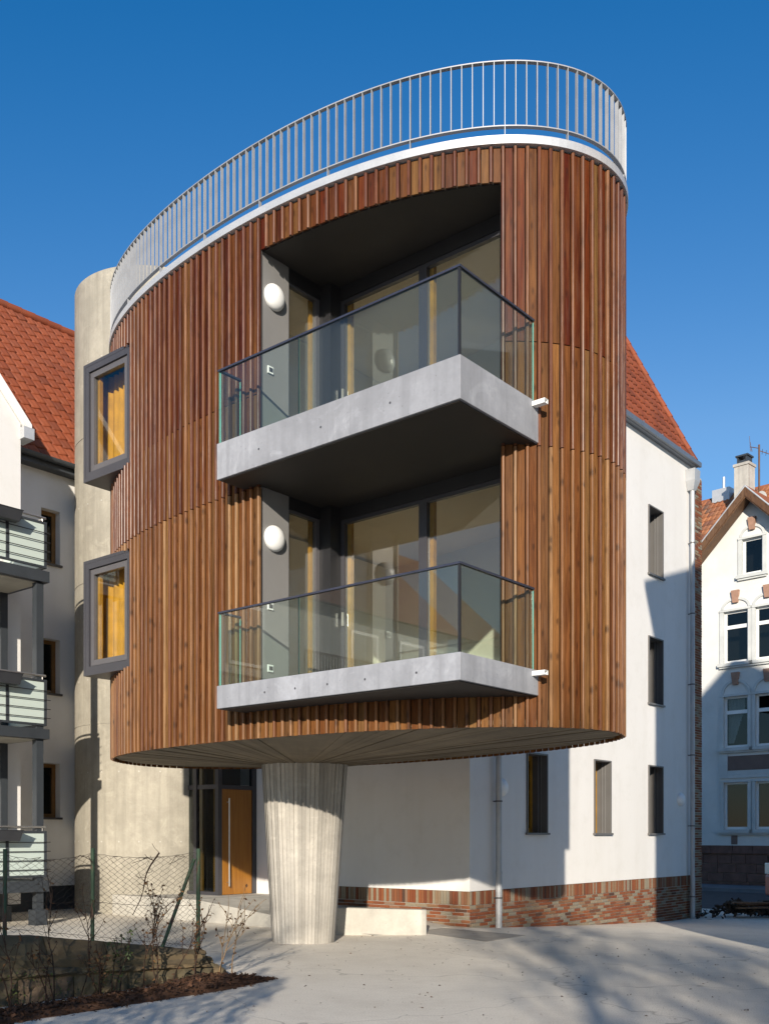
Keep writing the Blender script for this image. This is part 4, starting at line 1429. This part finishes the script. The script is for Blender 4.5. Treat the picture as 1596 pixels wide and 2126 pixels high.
# roofs
mb = MB()
rz = 16.6
zsl = (rz - 10.85) / 5.0; bst = 1.3; zst = 10.85 + (bst + .5) * zsl
e0, e1 = Vector(FF.p(aL - .2, bst, zst)), Vector(FF.p(aR + .2, bst, zst)); r0, r1 = Vector(FF.p(aL - .2, 4.5, rz)), Vector(FF.p(aR + .2, 4.5, rz)); k0, k1 = Vector(FF.p(aL - .2, 9.5, 10.85)), Vector(FF.p(aR + .2, 9.5, 10.85))
mb.add([e0, e1, r1, r0], [(0, 1, 2, 3)]); mb.add([r0, r1, k1, k0], [(0, 1, 2, 3)]); mb.add([e0, r0, k0], [(0, 1, 2)]); mb.add([e1, k1, r1], [(0, 1, 2)])
# gable roof wings back to the main roof
gb = []
for sgn in (-1, 1):
    lo = [Vector(FF.p(GA + sgn * (HWD + .25), -.55, ZA + .12 - HWD - .25)), Vector(FF.p(GA, -.55, ZA + .12)), Vector(FF.p(GA, 4.6, ZA + .12)), Vector(FF.p(GA + sgn * (HWD + .25), .6, ZA + .12 - HWD - .25))]
    mb.add(lo, [(0, 1, 2, 3)])
orf = mb.build('roof', M['tile_old'], old)
upo = (r0 - e0).normalized()
roof_tiles(orf, e0 + Vector((0, 0, .02)), Vector((FA.x, FA.y, 0)), upo, 58, 14, .22, .33, M['tile_old'], lambda x, y: 1452 < x < 1600 and 1000 < y < 1140)
mb = MB()
for sgn in (-1, 1):
    A = Vector(FF.p(GA + sgn * (HWD + .3), -.56, ZA + .05 - HWD - .3)); B = Vector(FF.p(GA, -.56, ZA + .05))
    for (d0, d1, z0, z1) in ((-.06, .0, -.34, .02), (-.03, .5, -.40, -.345)):
        q = []
        for P_ in (A, B):
            for dd in (d0, d1):
                for zz_ in (z0, z1): q.append(P_ + Vector((FB.x, FB.y, 0)) * dd + Vector((0, 0, zz_)))
        mb.add(q, [(0, 1, 3, 2), (4, 6, 7, 5), (0, 4, 5, 1), (2, 3, 7, 6), (1, 5, 7, 3), (0, 2, 6, 4)])
mb.build('barge_board', M['barge_wood'], old, recalc=True)
mb = MB()
for sgn in (-1, 1):
    A = Vector(FF.p(GA + sgn * (HWD + .3), -.60, ZA + .08 - HWD - .3)); B = Vector(FF.p(GA, -.60, ZA + .08)); mb.tube([A, B], .035, 6)
mb.build('verge_flashing', M['galv'], old)
# chimney on the roof, vent, dish, antenna
xc, yc = FF.p(-.14, 3.0)
ch = MB(); CF = Fr((xc, yc), FA, FB)
ch.fb(CF, -.31, .31, -.3, .3, 13.4, 17.0); ch.fb(CF, -.35, .35, -.34, .34, 17.001, 17.11)
cho = ch.build('chimney', M['chimney'], orf)
mb = MB()
for a in (-.22, .16): mb.fb(CF, a, a + .06, -.24, .24, 17.111, 17.40)
mb.fb(CF, -.155, .155, -.24, -.17, 17.111, 17.24); mb.fb(CF, -.27, .27, -.28, .28, 17.401, 17.47)
mb.build('chimney_cowl', M['slate'], orf)
mb = MB(); F2 = Fr(FF.p(-1.85, 4.4), FA, FB); mb.fb(F2, -.3, .5, -.3, .3, 16.2, 16.78); x, y = F2.p(.1, 0); mb.tube([(x, y, 16.78), (x, y, 17.35)], .06, 8); mb.build('roof_vent', M['galv'], orf)
x, y = FF.p(.12, 3.8)
ant = MB(); ant.tube([(x, y, 15.5), (x, y, 18.1)], .04, 6)
ant.tube([(x, y, 17.85), (x + .9, y - .3, 17.4)], .018, 5); ant.tube([(x, y, 17.95), (x - .35, y + .1, 18.05)], .018, 5)
for k in range(6):
    px_, py_, pz_ = x + .12 + k * .14, y - .04 - k * .05, 17.79 - k * .07
    ant.tube([(px_ - .1, py_ - .3, pz_), (px_ + .1, py_ + .3, pz_)], .009, 4)
for k in range(3):
    ant.tube([(x - .33 + .04 * k, y + .1, 17.85), (x - .37 + .04 * k, y + .1, 18.5 - .25 * k)], .009, 4)
tag(ant.build('tv_antenna', M['barge_wood']), 'thin rusty TV antenna mast above the old gabled house', 'antenna')
mb = MB(); x, y = FF.p(.95, 2.2)
vs = [(x, y - .05, 15.35)]; n = 16
for r in (.13, .25):
    for k in range(n):
        a = 2 * pi * k / n; vs.append((x + r * cos(a) * .8, y - .05 - .35 * r * r, 15.30 + r * sin(a)))
fs = [(0, 1 + k, 1 + (k + 1) % n) for k in range(n)] + [(1 + k, 1 + n + k, 1 + n + (k + 1) % n, 1 + (k + 1) % n) for k in range(n)]
mb.add(vs, fs, 0, True); mb.tube([(x, y, 15.35), (x, y + .1, 13.9)], .02, 6)
tag(mb.build('satellite_dish', M['dish_grey']), 'white satellite dish behind the gable peak of the old house', 'satellite dish')

# ------------------------------------------------------------------ digger and spoil at the right edge
dg = thing('mini_digger', (10.15, 25.6, gz(10.15, 25.6)), 'red and white mini digger cut off by the right picture edge', 'digger')
gzz = gz(10.15, 25.6)
mb = MB()
for y in (25.0, 26.0):
    prof = [(9.35, .0), (9.2, .18), (9.35, .38), (10.95, .38), (11.1, .18), (10.95, .0)]
    lo = [(x, y, gzz + z) for x, z in prof]; hi = [(x, y + .35, gzz + z) for x, z in prof]
    mb.add(lo + hi, [tuple(range(5, -1, -1)), tuple(range(6, 12))] + [(i, (i + 1) % 6, 6 + (i + 1) % 6, 6 + i) for i in range(6)])
mb.build('track', M['rubber'], dg, recalc=True)
mb = MB(); mb.box(9.5, 11.0, 25.05, 26.3, gzz + .5, gzz + 1.05); mb.box(9.75, 10.6, 25.3, 26.0, gzz + .39, gzz + .499)
mb.build('body', M['red_paint'], dg, bevel=.06)
mb = MB(); mb.box(9.46, 10.6, 25.10, 26.2, gzz + 1.06, gzz + 1.35); mb.box(9.47, 9.62, 25.12, 25.3, gzz + 1.351, gzz + 2.2); mb.box(9.60, 10.65, 25.1, 26.25, gzz + 2.28, gzz + 2.4)
for x, y in ((9.64, 25.17), (10.52, 25.17), (9.64, 26.1), (10.52, 26.1)): mb.box(x, x + .07, y, y + .07, gzz + 1.351, gzz + 2.279)
mb.build('cab', M['white'], dg, bevel=.02)
mb = MB(); mb.box(9.66, 9.672, 25.25, 26.08, gzz + 1.36, gzz + 2.27); mb.box(9.72, 10.5, 25.19, 25.2, gzz + 1.36, gzz + 2.27)
mb.build('cab_glass', M['pane_dark'], dg)
mb = MB(); mb.tube([(9.5, 25.0, gzz + .5), (9.34, 24.75, gzz + 1.0), (9.34, 24.7, gzz + 2.1)], [.09, .07, .06], 6); mb.tube([(9.34, 24.7, gzz + 2.1), (9.5, 24.7, gzz + 2.25), (9.75, 24.75, gzz + 2.1)], [.06, .06, .06], 6)
mb.box(9.7, 9.8, 25.0, 25.1, gzz + 1.2, gzz + 2.45)
ar = mb.build('arm', M['rubber'], dg)
ar.hide_render = False
dg.location.x += .38
mb = MB(); rr = random.Random(21)
for k in range(420):
    a = rr.uniform(0, 2 * pi); r = abs(rr.gauss(0, .38))
    x, y = 8.95 + r * cos(a) * 1.9, 25.5 + r * sin(a) * .8
    h = .42 * math.exp(-((x - 8.95) / .9) ** 2 - ((y - 25.5) / .5) ** 2)
    s_ = rr.uniform(.03, .11); z = gz(x, y) + h * rr.uniform(.3, 1)
    ps = [Vector((rr.uniform(-1, 1), rr.uniform(-1, 1), rr.uniform(-1, 1))).normalized() * s_ + Vector((x, y, z)) for _ in range(4)]
    mb.add(ps, [(0, 1, 2), (0, 2, 3), (0, 3, 1), (1, 3, 2)])
stuff(tag(mb.build('spoil_heap', M['soil'], recalc=True), 'dark heap of dug soil beside the brick corner', 'soil'))
mb = MB()
for k, (dx, dy, an) in enumerate(((0, 0, .2), (.12, .18, .35), (-.1, .1, .0))):
    F_ = Fr((8.75 + dx, 24.95 + dy), (cos(an), sin(an)), (-sin(an), cos(an)))
    z = gz(8.8, 25) + .04 + .06 * k
    mb.fb(F_, 0, 1.5, 0, .18, z + .2, z + .24)
tag(mb.build('plank_stack', M['barge_wood']), 'loose grey planks lying on the soil heap', 'planks')

# ------------------------------------------------------------------ neighbour's house outside the picture, right (casts the shade on the right)
nb_ = thing('neighbour_house', (11, 9, 0), 'tall gabled house standing just outside the picture on the right', 'house')
NF = Fr((5.42, 4.5), (1, 0), (0, 1))
Wd, Dp, ZN = 12.0, 8.5, 10.55
zr_ = ZN + Wd / 2 * .95
mb = MB()
poly = [(0, -.5), (Wd, -.5), (Wd, ZN), (Wd / 2, zr_), (0, ZN)]
f0 = [NF.p(a, 0, z) for a, z in poly]; f1 = [NF.p(a, Dp, z) for a, z in poly]
mb.add(f0 + f1, [(0, 1, 2, 3, 4), (9, 8, 7, 6, 5), (0, 4, 9, 5), (1, 6, 7, 2), (4, 3, 8, 9), (3, 2, 7, 8)])
mb.build('wall', M['old_plaster'], nb_, recalc=True)
mb = MB()
for sgn in (-1, 1):
    a_e = Wd / 2 + sgn * (Wd / 2 + .3); z_e = ZN - .3 * .95
    q = [Vector(NF.p(a_e, -.35, z_e + .05)), Vector(NF.p(Wd / 2, -.35, zr_ + .05)), Vector(NF.p(Wd / 2, Dp + .3, zr_ + .05)), Vector(NF.p(a_e, Dp + .3, z_e + .05))]
    mb.add(q + [p + Vector((0, 0, .14)) for p in q], [(0, 1, 2, 3), (7, 6, 5, 4), (0, 4, 5, 1), (1, 5, 6, 2), (2, 6, 7, 3), (3, 7, 4, 0)])
mb.build('roof', M['tile'], nb_, recalc=True)
for z in (1.2, 4.2, 7.2):
    for b in (1.4, 4.2, 6.6):
        mb = MB(); mb.fb(NF, -.06, .0, b - .1, b + 1.1, z - .1, z + 1.7)
        w = mb.build('window', M['white'], nb_)
        mb = MB(); mb.fb(NF, -.075, -.061, b, b + 1.0, z, z + 1.6); mb.build('window_pane', M['black_frame'], w)

# ------------------------------------------------------------------ low stone wall, fence and planting bed in front
WF = Fr((-3.56, 9.40), V, U)        # wall line; a runs away from the camera, b to the back
WA0, WA1 = -2.2, 2.56
def wtop(a): return .72 - .155 * (a - .0) if a > 0 else .72
sw = thing('stone_wall', (*WF.p(1, .2), 0), 'low mossy old sandstone wall along the planting bed', 'wall')
mb = MB()
mb.prism([WF.p(WA0, .07), WF.p(WA1 - .05, .07), WF.p(WA1 - .05, .42), WF.p(WA0, .42)], -.1, [wtop(WA0) - .03, wtop(WA1) - .03, wtop(WA1) - .03, wtop(WA0) - .03])
mb.build('wall_core', M['stone'], sw, recalc=True)
rw = random.Random(17)
def stone_piece(a0, a1, zb0, zb1, zt0, zt1, pr0, pr1):
    """rough block: front face a small grid, jittered"""
    na, nz = max(3, int((a1 - a0) / .08)), 4
    vs = []; fs = []
    for i in range(na + 1):
        f = i / na; a = a0 + (a1 - a0) * f
        zb = zb0 + (zb1 - zb0) * f; zt = zt0 + (zt1 - zt0) * f
        for j in range(nz + 1):
            g = j / nz
            edge = (i in (0, na)) or (j in (0, nz))
            b = (pr0 + (pr1 - pr0) * g) + (.035 if edge else rw.uniform(-.018, .014))
            vs.append(WF.p(a + rw.uniform(-.006, .006), b, zb + (zt - zb) * g + rw.uniform(-.006, .006)))
    for i in range(na):
        for j in range(nz):
            k = i * (nz + 1) + j; fs.append((k, k + nz + 1, k + nz + 2, k + 1))
    n0 = len(vs)
    for i in range(na + 1):                       # top back to the core
        x = vs[i * (nz + 1) + nz]; a, b = WF.inv(x[0], x[1]); vs.append(WF.p(a, .43, x[2] - .0))
    for i in range(na): fs.append((i * (nz + 1) + nz, (i + 1) * (nz + 1) + nz, n0 + i + 1, n0 + i))
    for ii in (0, na):
        n1 = len(vs)
        for j in range(nz + 1):
            x = vs[ii * (nz + 1) + j]; a, b = WF.inv(x[0], x[1]); vs.append(WF.p(a, .43 if j == nz else .2, x[2]))
        for j in range(nz): fs.append((ii * (nz + 1) + j, ii * (nz + 1) + j + 1, n1 + j + 1, n1 + j))
    mb = MB(); mb.add(vs, fs, 0, False)
    o = mb.build('stone', M['stone'], sw)
    return o
edges_top = [WA0, -1.2, -.35, .55, 1.25, 1.9, WA1]
for a0, a1 in zip(edges_top, edges_top[1:]):
    stone_piece(a0 + .006, a1 - .006, wtop(a0) * .52 + .02, wtop(a1) * .52 + .02, wtop(a0), wtop(a1), .03, .16)
edges_low = [WA0, -1.6, -.9, -.3, .2, .8, 1.45, 2.1, WA1 + .05]
for a0, a1 in zip(edges_low, edges_low[1:]):
    mid = .24
    stone_piece(a0 + .005, a1 - .005, -.04, -.04, mid * wtop(a0) / .72 + .03, mid * wtop(a1) / .72 + .03, .0, .02)
    stone_piece(a0 + .1, min(a1 + .1, WA1 + .02), mid * wtop(a0) / .72 + .04, mid * wtop(a1) / .72 + .04, wtop(a0) * .52 + .01, wtop(a1) * .52 + .01, .01, .05)
for k in range(14):                               # rubble at the broken end
    c = Vector((*WF.p(WA1 + rw.uniform(-.02, .22), rw.uniform(.05, .4)), 0)); s_ = rw.uniform(.05, .11)
    c.z = rw.uniform(.03, max(.06, .34 - .9 * max(0, WF.inv(c.x, c.y)[0] - WA1)))
    bm = bmesh.new(); bmesh.ops.create_icosphere(bm, subdivisions=2, radius=s_)
    for v_ in bm.verts: v_.co = Vector((v_.co.x * rw.uniform(.85, 1.15), v_.co.y * 1.1, v_.co.z * .75)) + c
    me = bpy.data.meshes.new('stone'); bm.to_mesh(me); bm.free(); me.materials.append(M['stone']); link('stone', me, sw)
mb = MB()
for k in range(900):
    a = rw.choice((-1.9, -.9, .15, .5, 1.1)) + rw.gauss(0, .14); z = abs(rw.gauss(.15, .12)) + .02
    if z > wtop(a) * .8: continue
    p = Vector(WF.p(a, -.012 + rw.uniform(-.01, .01), z)); s_ = rw.uniform(.006, .018)
    ps = [p + Vector((rw.uniform(-1, 1), rw.uniform(-1, 1), rw.uniform(-1, 1))) * s_ for _ in range(3)]
    mb.add(ps, [(0, 1, 2)])
stuff(mb.build('moss', M['stone_moss'], sw))

# concrete edging strip and mulch bed
mb = MB(); mb.fb(WF, WA0 - .5, 1.95, -.10, -.02, -.1, .035)
structure(mb.build('bed_edging', M['conc_ramp'], bevel=.008))
mul = MB(); rm = random.Random(33)
na, nbm = 90, 14
vs = []; fs = []
def bed_b(a): 
    w0 = .78 if a < 1.3 else .78
    return -.86 + .0 * a
def bed_front(a): return -.60 - .0 * a
for i in range(na + 1):
    a = -2.7 + 5.75 * i / na
    f0, f1 = -.13, -.68
    if a > 1.7:
        t_ = min(1, (a - 1.9) / 1.15) if a > 1.9 else 0; f0 = -.13 + (.42 * min(1, t_ * 2.2)) * (1 - t_) - .30 * t_; f1 = -.68 + .20 * t_ * t_
    if f0 < f1 + .02: f0 = f1 + .02
    for j in range(nbm + 1):
        g = j / nbm
        b = f0 + (f1 - f0) * g
        h = .075 * (1 - (2 * g - 1) ** 4) + (.05 * math.exp(-((a - 2.1) / .5) ** 2 - ((g - .35) / .35) ** 2))
        z = h * (1 if a < 2.7 else max(.05, (3.05 - a) / .35)) + rm.uniform(-.012, .012) - .015
        x, y = WF.p(a, b + rm.uniform(-.006, .006) * (1 if 0 < j < nbm else 2.5)); vs.append((x, y, z))
for i in range(na):
    for j in range(nbm):
        k = i * (nbm + 1) + j; fs.append((k, k + 1, k + nbm + 2, k + nbm + 1))
mul.add(vs, fs, 0, True)
o = mul.build('planting_bed', M['mulch'], recalc=True); structure(o)
ch_ = MB()
for k in range(5200):
    i = rm.randrange(len(vs)); p = Vector(vs[i]) + Vector((rm.gauss(0, .03), rm.gauss(0, .03), .012))
    L = rm.uniform(.008, .028); w = L * rm.uniform(.3, .6)
    d = Vector((rm.uniform(-1, 1), rm.uniform(-1, 1), rm.uniform(-.4, .4))).normalized(); e = d.cross(Vector((rm.uniform(-1, 1), rm.uniform(-1, 1), 1))).normalized()
    ch_.add([p - d * L - e * w, p + d * L - e * w, p + d * L + e * w + Vector((0, 0, .004)), p - d * L + e * w], [(0, 1, 2, 3)])
stuff(tag(ch_.build('bark_chips', M['mulch']), 'brown bark mulch chips covering the planting bed', 'mulch'))

# wire fence on the wall
FNF = Fr(WF.p(0, .22), V, U)
fence = thing('wire_fence', (*FNF.p(.9, 0), .5), 'sagging chain-link fence on rusty green posts above the stone wall', 'fence')
posts = [(-1.0, 0), (.16, 0), (1.134, 0), (2.53, 0)]
for i, (a, b) in enumerate(posts):
    mb = MB(); zb = wtop(a) - .14 if i < 3 else .05
    x, y = FNF.p(a, b)
    r_ = .021 if i < 3 else .024
    mb.tube([(x, y, zb), (x + .004, y, 1.50 - (.02 if i == 3 else 0))], r_, 8)
    mb.build('fence_post', M['green_paint'], fence)
mb = MB()
p0 = FNF.p(2.50, .03, 1.36); p1 = FNF.p(2.03, .03, wtop(2.03) - .05)
mb.tube([p0, p1], .020, 8)
mb.build('fence_brace', M['green_paint'], fence)
def ftop(a):
    z = 1.44
    for (a0, _), (a1, _) in zip(posts, posts[1:]):
        if a0 <= a <= a1:
            t_ = (a - a0) / (a1 - a0); z -= .055 * 4 * t_ * (1 - t_)
    return z
def fbot(a): return wtop(a) + .015
rf_ = random.Random(9)
mb = MB()
pitch = .048
na = int((posts[-1][0] - posts[0][0]) / pitch)
for i in range(na):
    a = posts[0][0] + i * pitch
    for half in (0, 1):
        pts = []
    zt, zb = ftop(a), fbot(a)
    nz = int((zt - zb) / .030)
    pts = []
    for j in range(nz + 1):
        z = zt - (zt - zb) * j / nz
        sgn = 1 if (j + i) % 2 == 0 else -1
        aa = a + sgn * pitch * .5 + .018 * sin(z * 6 + a * 2.3) + .006 * sin(z * 17 + a * 5)
        bb = .006 * sgn * (1 if i % 2 else -1) + .02 * sin(a * 3.1 + z * 2)
        pts.append(FNF.p(aa, bb, z))
    mb.tube(pts, .0027, 3, cap=False)
stuff(mb.build('wire_mesh', M['wire'], fence))
mb = MB()
for f in (lambda a: ftop(a) + .005, lambda a: (ftop(a) + fbot(a)) / 2 - .05, lambda a: fbot(a) + .03):
    pts = []
    for i in range(61):
        a = posts[0][0] + (posts[-1][0] - posts[0][0]) * i / 60; pts.append(FNF.p(a, .012, f(a) + .004 * sin(a * 40)))
    mb.tube(pts, .0022, 4, cap=False)
mb.build('tension_wire', M['wire'], fence)

# young bare shrubs in the bed and along the wall
def leaf(mb, p, r, size, rr, mi):
    d = Vector((rr.uniform(-1, 1), rr.uniform(-1, 1), rr.uniform(-.9, .3))).normalized(); e = d.cross(Vector((rr.uniform(-1, 1), rr.uniform(-1, 1), rr.uniform(-1, 1)))).normalized()
    a = p + d * size * 2; m1 = p + d * size + e * size * .55; m2 = p + d * size - e * size * .55; up_ = d.cross(e) * size * .25
    mb.add([p, m1 + up_, a, m2 + up_], [(0, 1, 2, 3)], mi)
def shrub(x, y, z0, h, seed, label, leaves=14, lean=0., nst=1, ochre=False, evergreen=False, r0=.008):
    rr = random.Random(seed)
    t_ = thing('shrub', (x, y, z0), label, 'shrub', 'young bare shrubs along the stone wall')
    sm = MB(); lm = MB()
    def grow(p, d, L, r, depth):
        pts = [p]; n = max(3, int(L / .06)); q = p.copy(); dd = d.copy()
        for k in range(n):
            dd = (dd + Vector((rr.gauss(0, .10), rr.gauss(0, .10), rr.gauss(.03, .05)))).normalized(); q = q + dd * (L / n); pts.append(q.copy())
            if depth < 2 and k > n * .25 and rr.random() < (.62 if depth == 0 else .35):
                sd = (dd + Vector((rr.uniform(-1, 1), rr.uniform(-1, 1), rr.uniform(-.1, .6))) * .9).normalized(); grow(q.copy(), sd, L * rr.uniform(.15, .4), r * .6, depth + 1)
            if rr.random() < leaves / 26: leaf(lm, q, r, rr.uniform(.012, .028), rr, 0)
        sm.tube(pts, [r * (1 - .75 * k / len(pts)) for k in range(len(pts))], 5, cap=False)
    for s_ in range(nst):
        d = Vector((lean + rr.gauss(0, .12), rr.gauss(0, .12), 1)).normalized()
        grow(Vector((x + rr.gauss(0, .03) * (nst > 1), y + rr.gauss(0, .03) * (nst > 1), z0)), d, h * rr.uniform(.8, 1.05), r0, 0)
    sm.build('stem', M['ochre_twig'] if ochre else M['sapling'], t_)
    if lm.v: lm.build('leaves', M['green_leaf'] if evergreen else M['dead_leaf'], t_)
M['ochre_twig'] = plain('ochre_twig', (.20, .125, .06), .8, 0, .2)
def bedp(a, b): return WF.p(a, b)
SH = [(-.02, -.22, .95, 'bare shrub at the left edge beside the first fence post', dict(nst=2)),
      (.30, -.28, .55, 'low leafy shrub between the first and second fence posts, nearest the picture edge', dict(nst=3, leaves=22)),
      (.42, -.2, 1.15, 'tall thin bare shrub just left of the second fence post', dict(leaves=6)),
      (.72, -.18, 1.1, 'bare shrub with a bent stem in front of the balcony base', dict(leaves=9)),
      (.85, -.32, .52, 'bushy low shrub with dry leaves at the foot of the wall', dict(nst=4, leaves=26)),
      (1.15, -.15, .6, 'small evergreen shrub at the foot of the second fence post', dict(nst=3, leaves=30, evergreen=True)),
      (1.48, -.17, .95, 'shrub with dark curled leaves right of the second fence post', dict(leaves=18)),
      (1.62, -.15, .98, 'leafier shrub with hanging leaves midway between second and last fence posts', dict(leaves=30, nst=2)),
      (1.86, -.16, .95, 'upright shrub with tight dark leaves left of the fence brace', dict(leaves=30)),
      (2.2, -.12, .72, 'small twiggy shrub beneath the fence brace', dict(leaves=14, nst=2)),
      (2.55, -.1, .9, 'bare shrub clinging to the last fence post', dict(leaves=10, nst=2, ochre=True)),
      (2.85, .0, 1.0, 'single ochre sapling with forked top standing free right of the fence', dict(leaves=9, ochre=True, lean=-.05))]
for k, (a, b, h, lab, kw) in enumerate(SH):
    x, y = bedp(a, b); shrub(x, y, .03, h, 100 + k, lab, **kw)
# dead creeper hanging in the wire
cr = MB(); rr = random.Random(3)
p = FNF.p(1.62, -.02, .72)
pts = [FNF.p(1.62 + .33 * f + .03 * sin(f * 7), -.02, .78 + .66 * f ** .9) for f in [k / 14 for k in range(15)]]
cr.tube(pts, [.004 + .006 * (k / 14) for k in range(15)], 5)
for k in range(16):
    q = Vector(pts[rr.randrange(3, 15)]); d = Vector((rr.uniform(-1, 1), rr.uniform(-.4, .2), rr.uniform(-.3, .7))); cr.tube([q, q + d * .08, q + d * .12 + Vector((0, 0, rr.uniform(-.07, .03)))], .0025, 4)
for k in range(10):
    a = rr.uniform(.2, 2.3); q = Vector(FNF.p(a, -.01, ftop(a))); cr.tube([q, q + Vector((rr.uniform(-.12, .12), 0, rr.uniform(-.02, .03))), q + Vector((rr.uniform(-.15, .15), 0, -rr.uniform(.03, .12)))], .0025, 4)
tag(cr.build('dead_creeper', M['sapling']), 'dry creeper stem hanging in the chain-link fence', 'creeper')

# ------------------------------------------------------------------ bare trees behind the photographer (their shade dapples the yard)
def bare_tree(x, y, h, seed, label, r0=.16, spread=.55, first=.3, twig=True, density=1.0):
    rr = random.Random(seed)
    t_ = thing('bare_tree', (x, y, 0), label, 'tree', 'bare trees behind the yard')
    tr = MB(); cr_ = MB()
    def grow(p, d, L, r, depth):
        n = 5; pts = [p.copy()]; q = p.copy(); dd = d.copy()
        for k in range(n):
            dd = (dd + Vector((rr.gauss(0, .13), rr.gauss(0, .13), rr.gauss(.05, .06)))).normalized(); q = q + dd * (L / n); pts.append(q.copy())
            if depth > 0 and depth < 5 and k >= 1 and rr.random() < .62 * density:
                sd = (dd + Vector((rr.uniform(-1, 1), rr.uniform(-1, 1), rr.uniform(-.25, .55))) * spread * 1.7).normalized(); grow(q.copy(), sd, L * rr.uniform(.45, .72), r * .5, depth + 1)
        tgt = tr if depth < 2 else cr_
        tgt.tube(pts, [max(.004, r * (1 - .6 * k / n)) for k in range(n + 1)], 6 if depth < 2 else 4 if depth < 4 else 3, cap=False)
        if depth < 5:
            for k in range(2 if depth else 4):
                sd = (dd + Vector((rr.uniform(-1, 1), rr.uniform(-1, 1), rr.uniform(-.1, .5))) * spread).normalized(); grow(q.copy(), sd, L * (.62 if depth else .85) * rr.uniform(.8, 1.1), r * .58, depth + 1)
    grow(Vector((x, y, -.1)), Vector((0, 0, 1)), h * first, r0, 0)
    tr.build('trunk', M['bark'], t_); cr_.build('crown', M['bark'], t_)
bare_tree(.4, -10.5, 11.5, 41, 'bare tree behind the photographer, right of the middle', spread=.7, r0=.2)
bare_tree(-6.1, -9.5, 11.3, 44, 'bare tree behind the photographer, left of the middle', spread=.75, r0=.2)
bare_tree(3.2, -9.0, 9.5, 47, 'smaller bare tree behind the photographer at right', spread=.75)
hd = thing('evergreen_hedge', (-2.9, 3.0, 0), 'dense evergreen hedge added out of view to shade the lower left', 'hedge')  # unseen hedge, added to shade the planting bed and stone wall
rh = random.Random(6)
mb = MB(); sm = MB()
for k in range(9):
    x = -4.2 + k * .29; y = 3.0 + rh.uniform(-.25, .25)
    sm.tube([(x, y, -.05), (x + rh.uniform(-.1, .1), y, .9), (x + rh.uniform(-.2, .2), y + rh.uniform(-.2, .2), 1.7)], [.03, .02, .008], 5, cap=False)
for k in range(9500):
    x = rh.uniform(-4.4, -1.75); y = 3.0 + rh.gauss(0, .28)
    z = rh.uniform(.05, 1.0) ** .75 * (2.45 + .3 * sin(x * 5.1) + .12 * sin(x * 13))
    leaf(mb, Vector((x, y, z)), .01, rh.uniform(.02, .045), rh, 0)
sm.build('stem', M['bark'], hd); mb.build('leaves', M['green_leaf'], hd)

rd = random.Random(77); mb = MB()
for k in range(420):
    x = rd.uniform(-3.2, 5.5); y = rd.uniform(8.8, 17.0)
    if KF.inv(x, y)[0] > -.1: continue
    s_ = rd.uniform(.006, .02); z = gz(x, y) + .004
    a = rd.uniform(0, 6.28); u1 = Vector((cos(a), sin(a), 0)) * s_; u2 = Vector((-sin(a), cos(a), 0)) * s_ * rd.uniform(.35, .8)
    c = Vector((x, y, z)); h = Vector((0, 0, s_ * rd.uniform(.2, .8)))
    mb.add([c - u1, c - u2 + h, c + u1 + h * .3, c + u2 + h * .6], [(0, 1, 2, 3)])
stuff(tag(mb.build('leaf_litter', M['dead_leaf']), 'dry leaf bits and grit scattered over the pale yard', 'litter'))

# house beyond the picture's left edge: what the loggia glass mirrors
gl_ = thing('lattice_house', (-21, 9, 0), 'white house with lattice balconies standing outside the picture on the left', 'house')
GF = Fr((-19.5, 9.0), V, U)
mb = MB(); wd = 6.5
poly = [(-wd, -.5), (wd, -.5), (wd, 8.6), (-wd, 8.6)]
mb.fb(GF, -wd, wd, 0, 8, -.5, 8.6); mb.build('wall', M['old_plaster'], gl_)
mb = MB()
q = [GF.p(-wd - .3, -.5, 8.5), GF.p(wd + .3, -.5, 8.5), GF.p(wd + .3, 4, 12.6), GF.p(-wd - .3, 4, 12.6), GF.p(wd + .3, 8.5, 8.5), GF.p(-wd - .3, 8.5, 8.5)]
mb.add(q, [(0, 1, 2, 3), (3, 2, 4, 5), (0, 3, 5), (1, 4, 2)]); mb.build('roof', M['tile'], gl_, recalc=True)
for z in (1.0, 3.8, 6.4):
    for a in (-5.0, -2.6, 2.4, 4.6):
        mb = MB(); mb.fb(GF, a - .1, a + 1.2, -.05, -.001, z - .1, z + 1.6); w = mb.build('window', M['white'], gl_)
        mb = MB(); mb.fb(GF, a, a + .52, -.065, -.051, z, z + 1.5); mb.fb(GF, a + .58, a + 1.1, -.065, -.051, z, z + 1.5); mb.build('window_pane', M['black_frame'], w)
for z in (3.1, 5.8):
    mb = MB(); mb.fb(GF, -1.6, 2.0, -1.4, -.001, z - .18, z); b_ = mb.build('balcony', M['conc_slab'], gl_)
    mb = MB(); mb.fb(GF, -1.6, 2.0, -1.38, -1.33, z + .9, z + .96)
    for k in range(30): mb.fb(GF, -1.58 + k * .123, -1.54 + k * .123, -1.37, -1.34, z, z + .899)
    mb.build('lattice_railing', M['barge_wood'], b_)

n_tri = sum(len(o.data.polygons) for o in SC.objects if o.type == 'MESH')
print('objects', len(SC.objects), 'polys', n_tri)
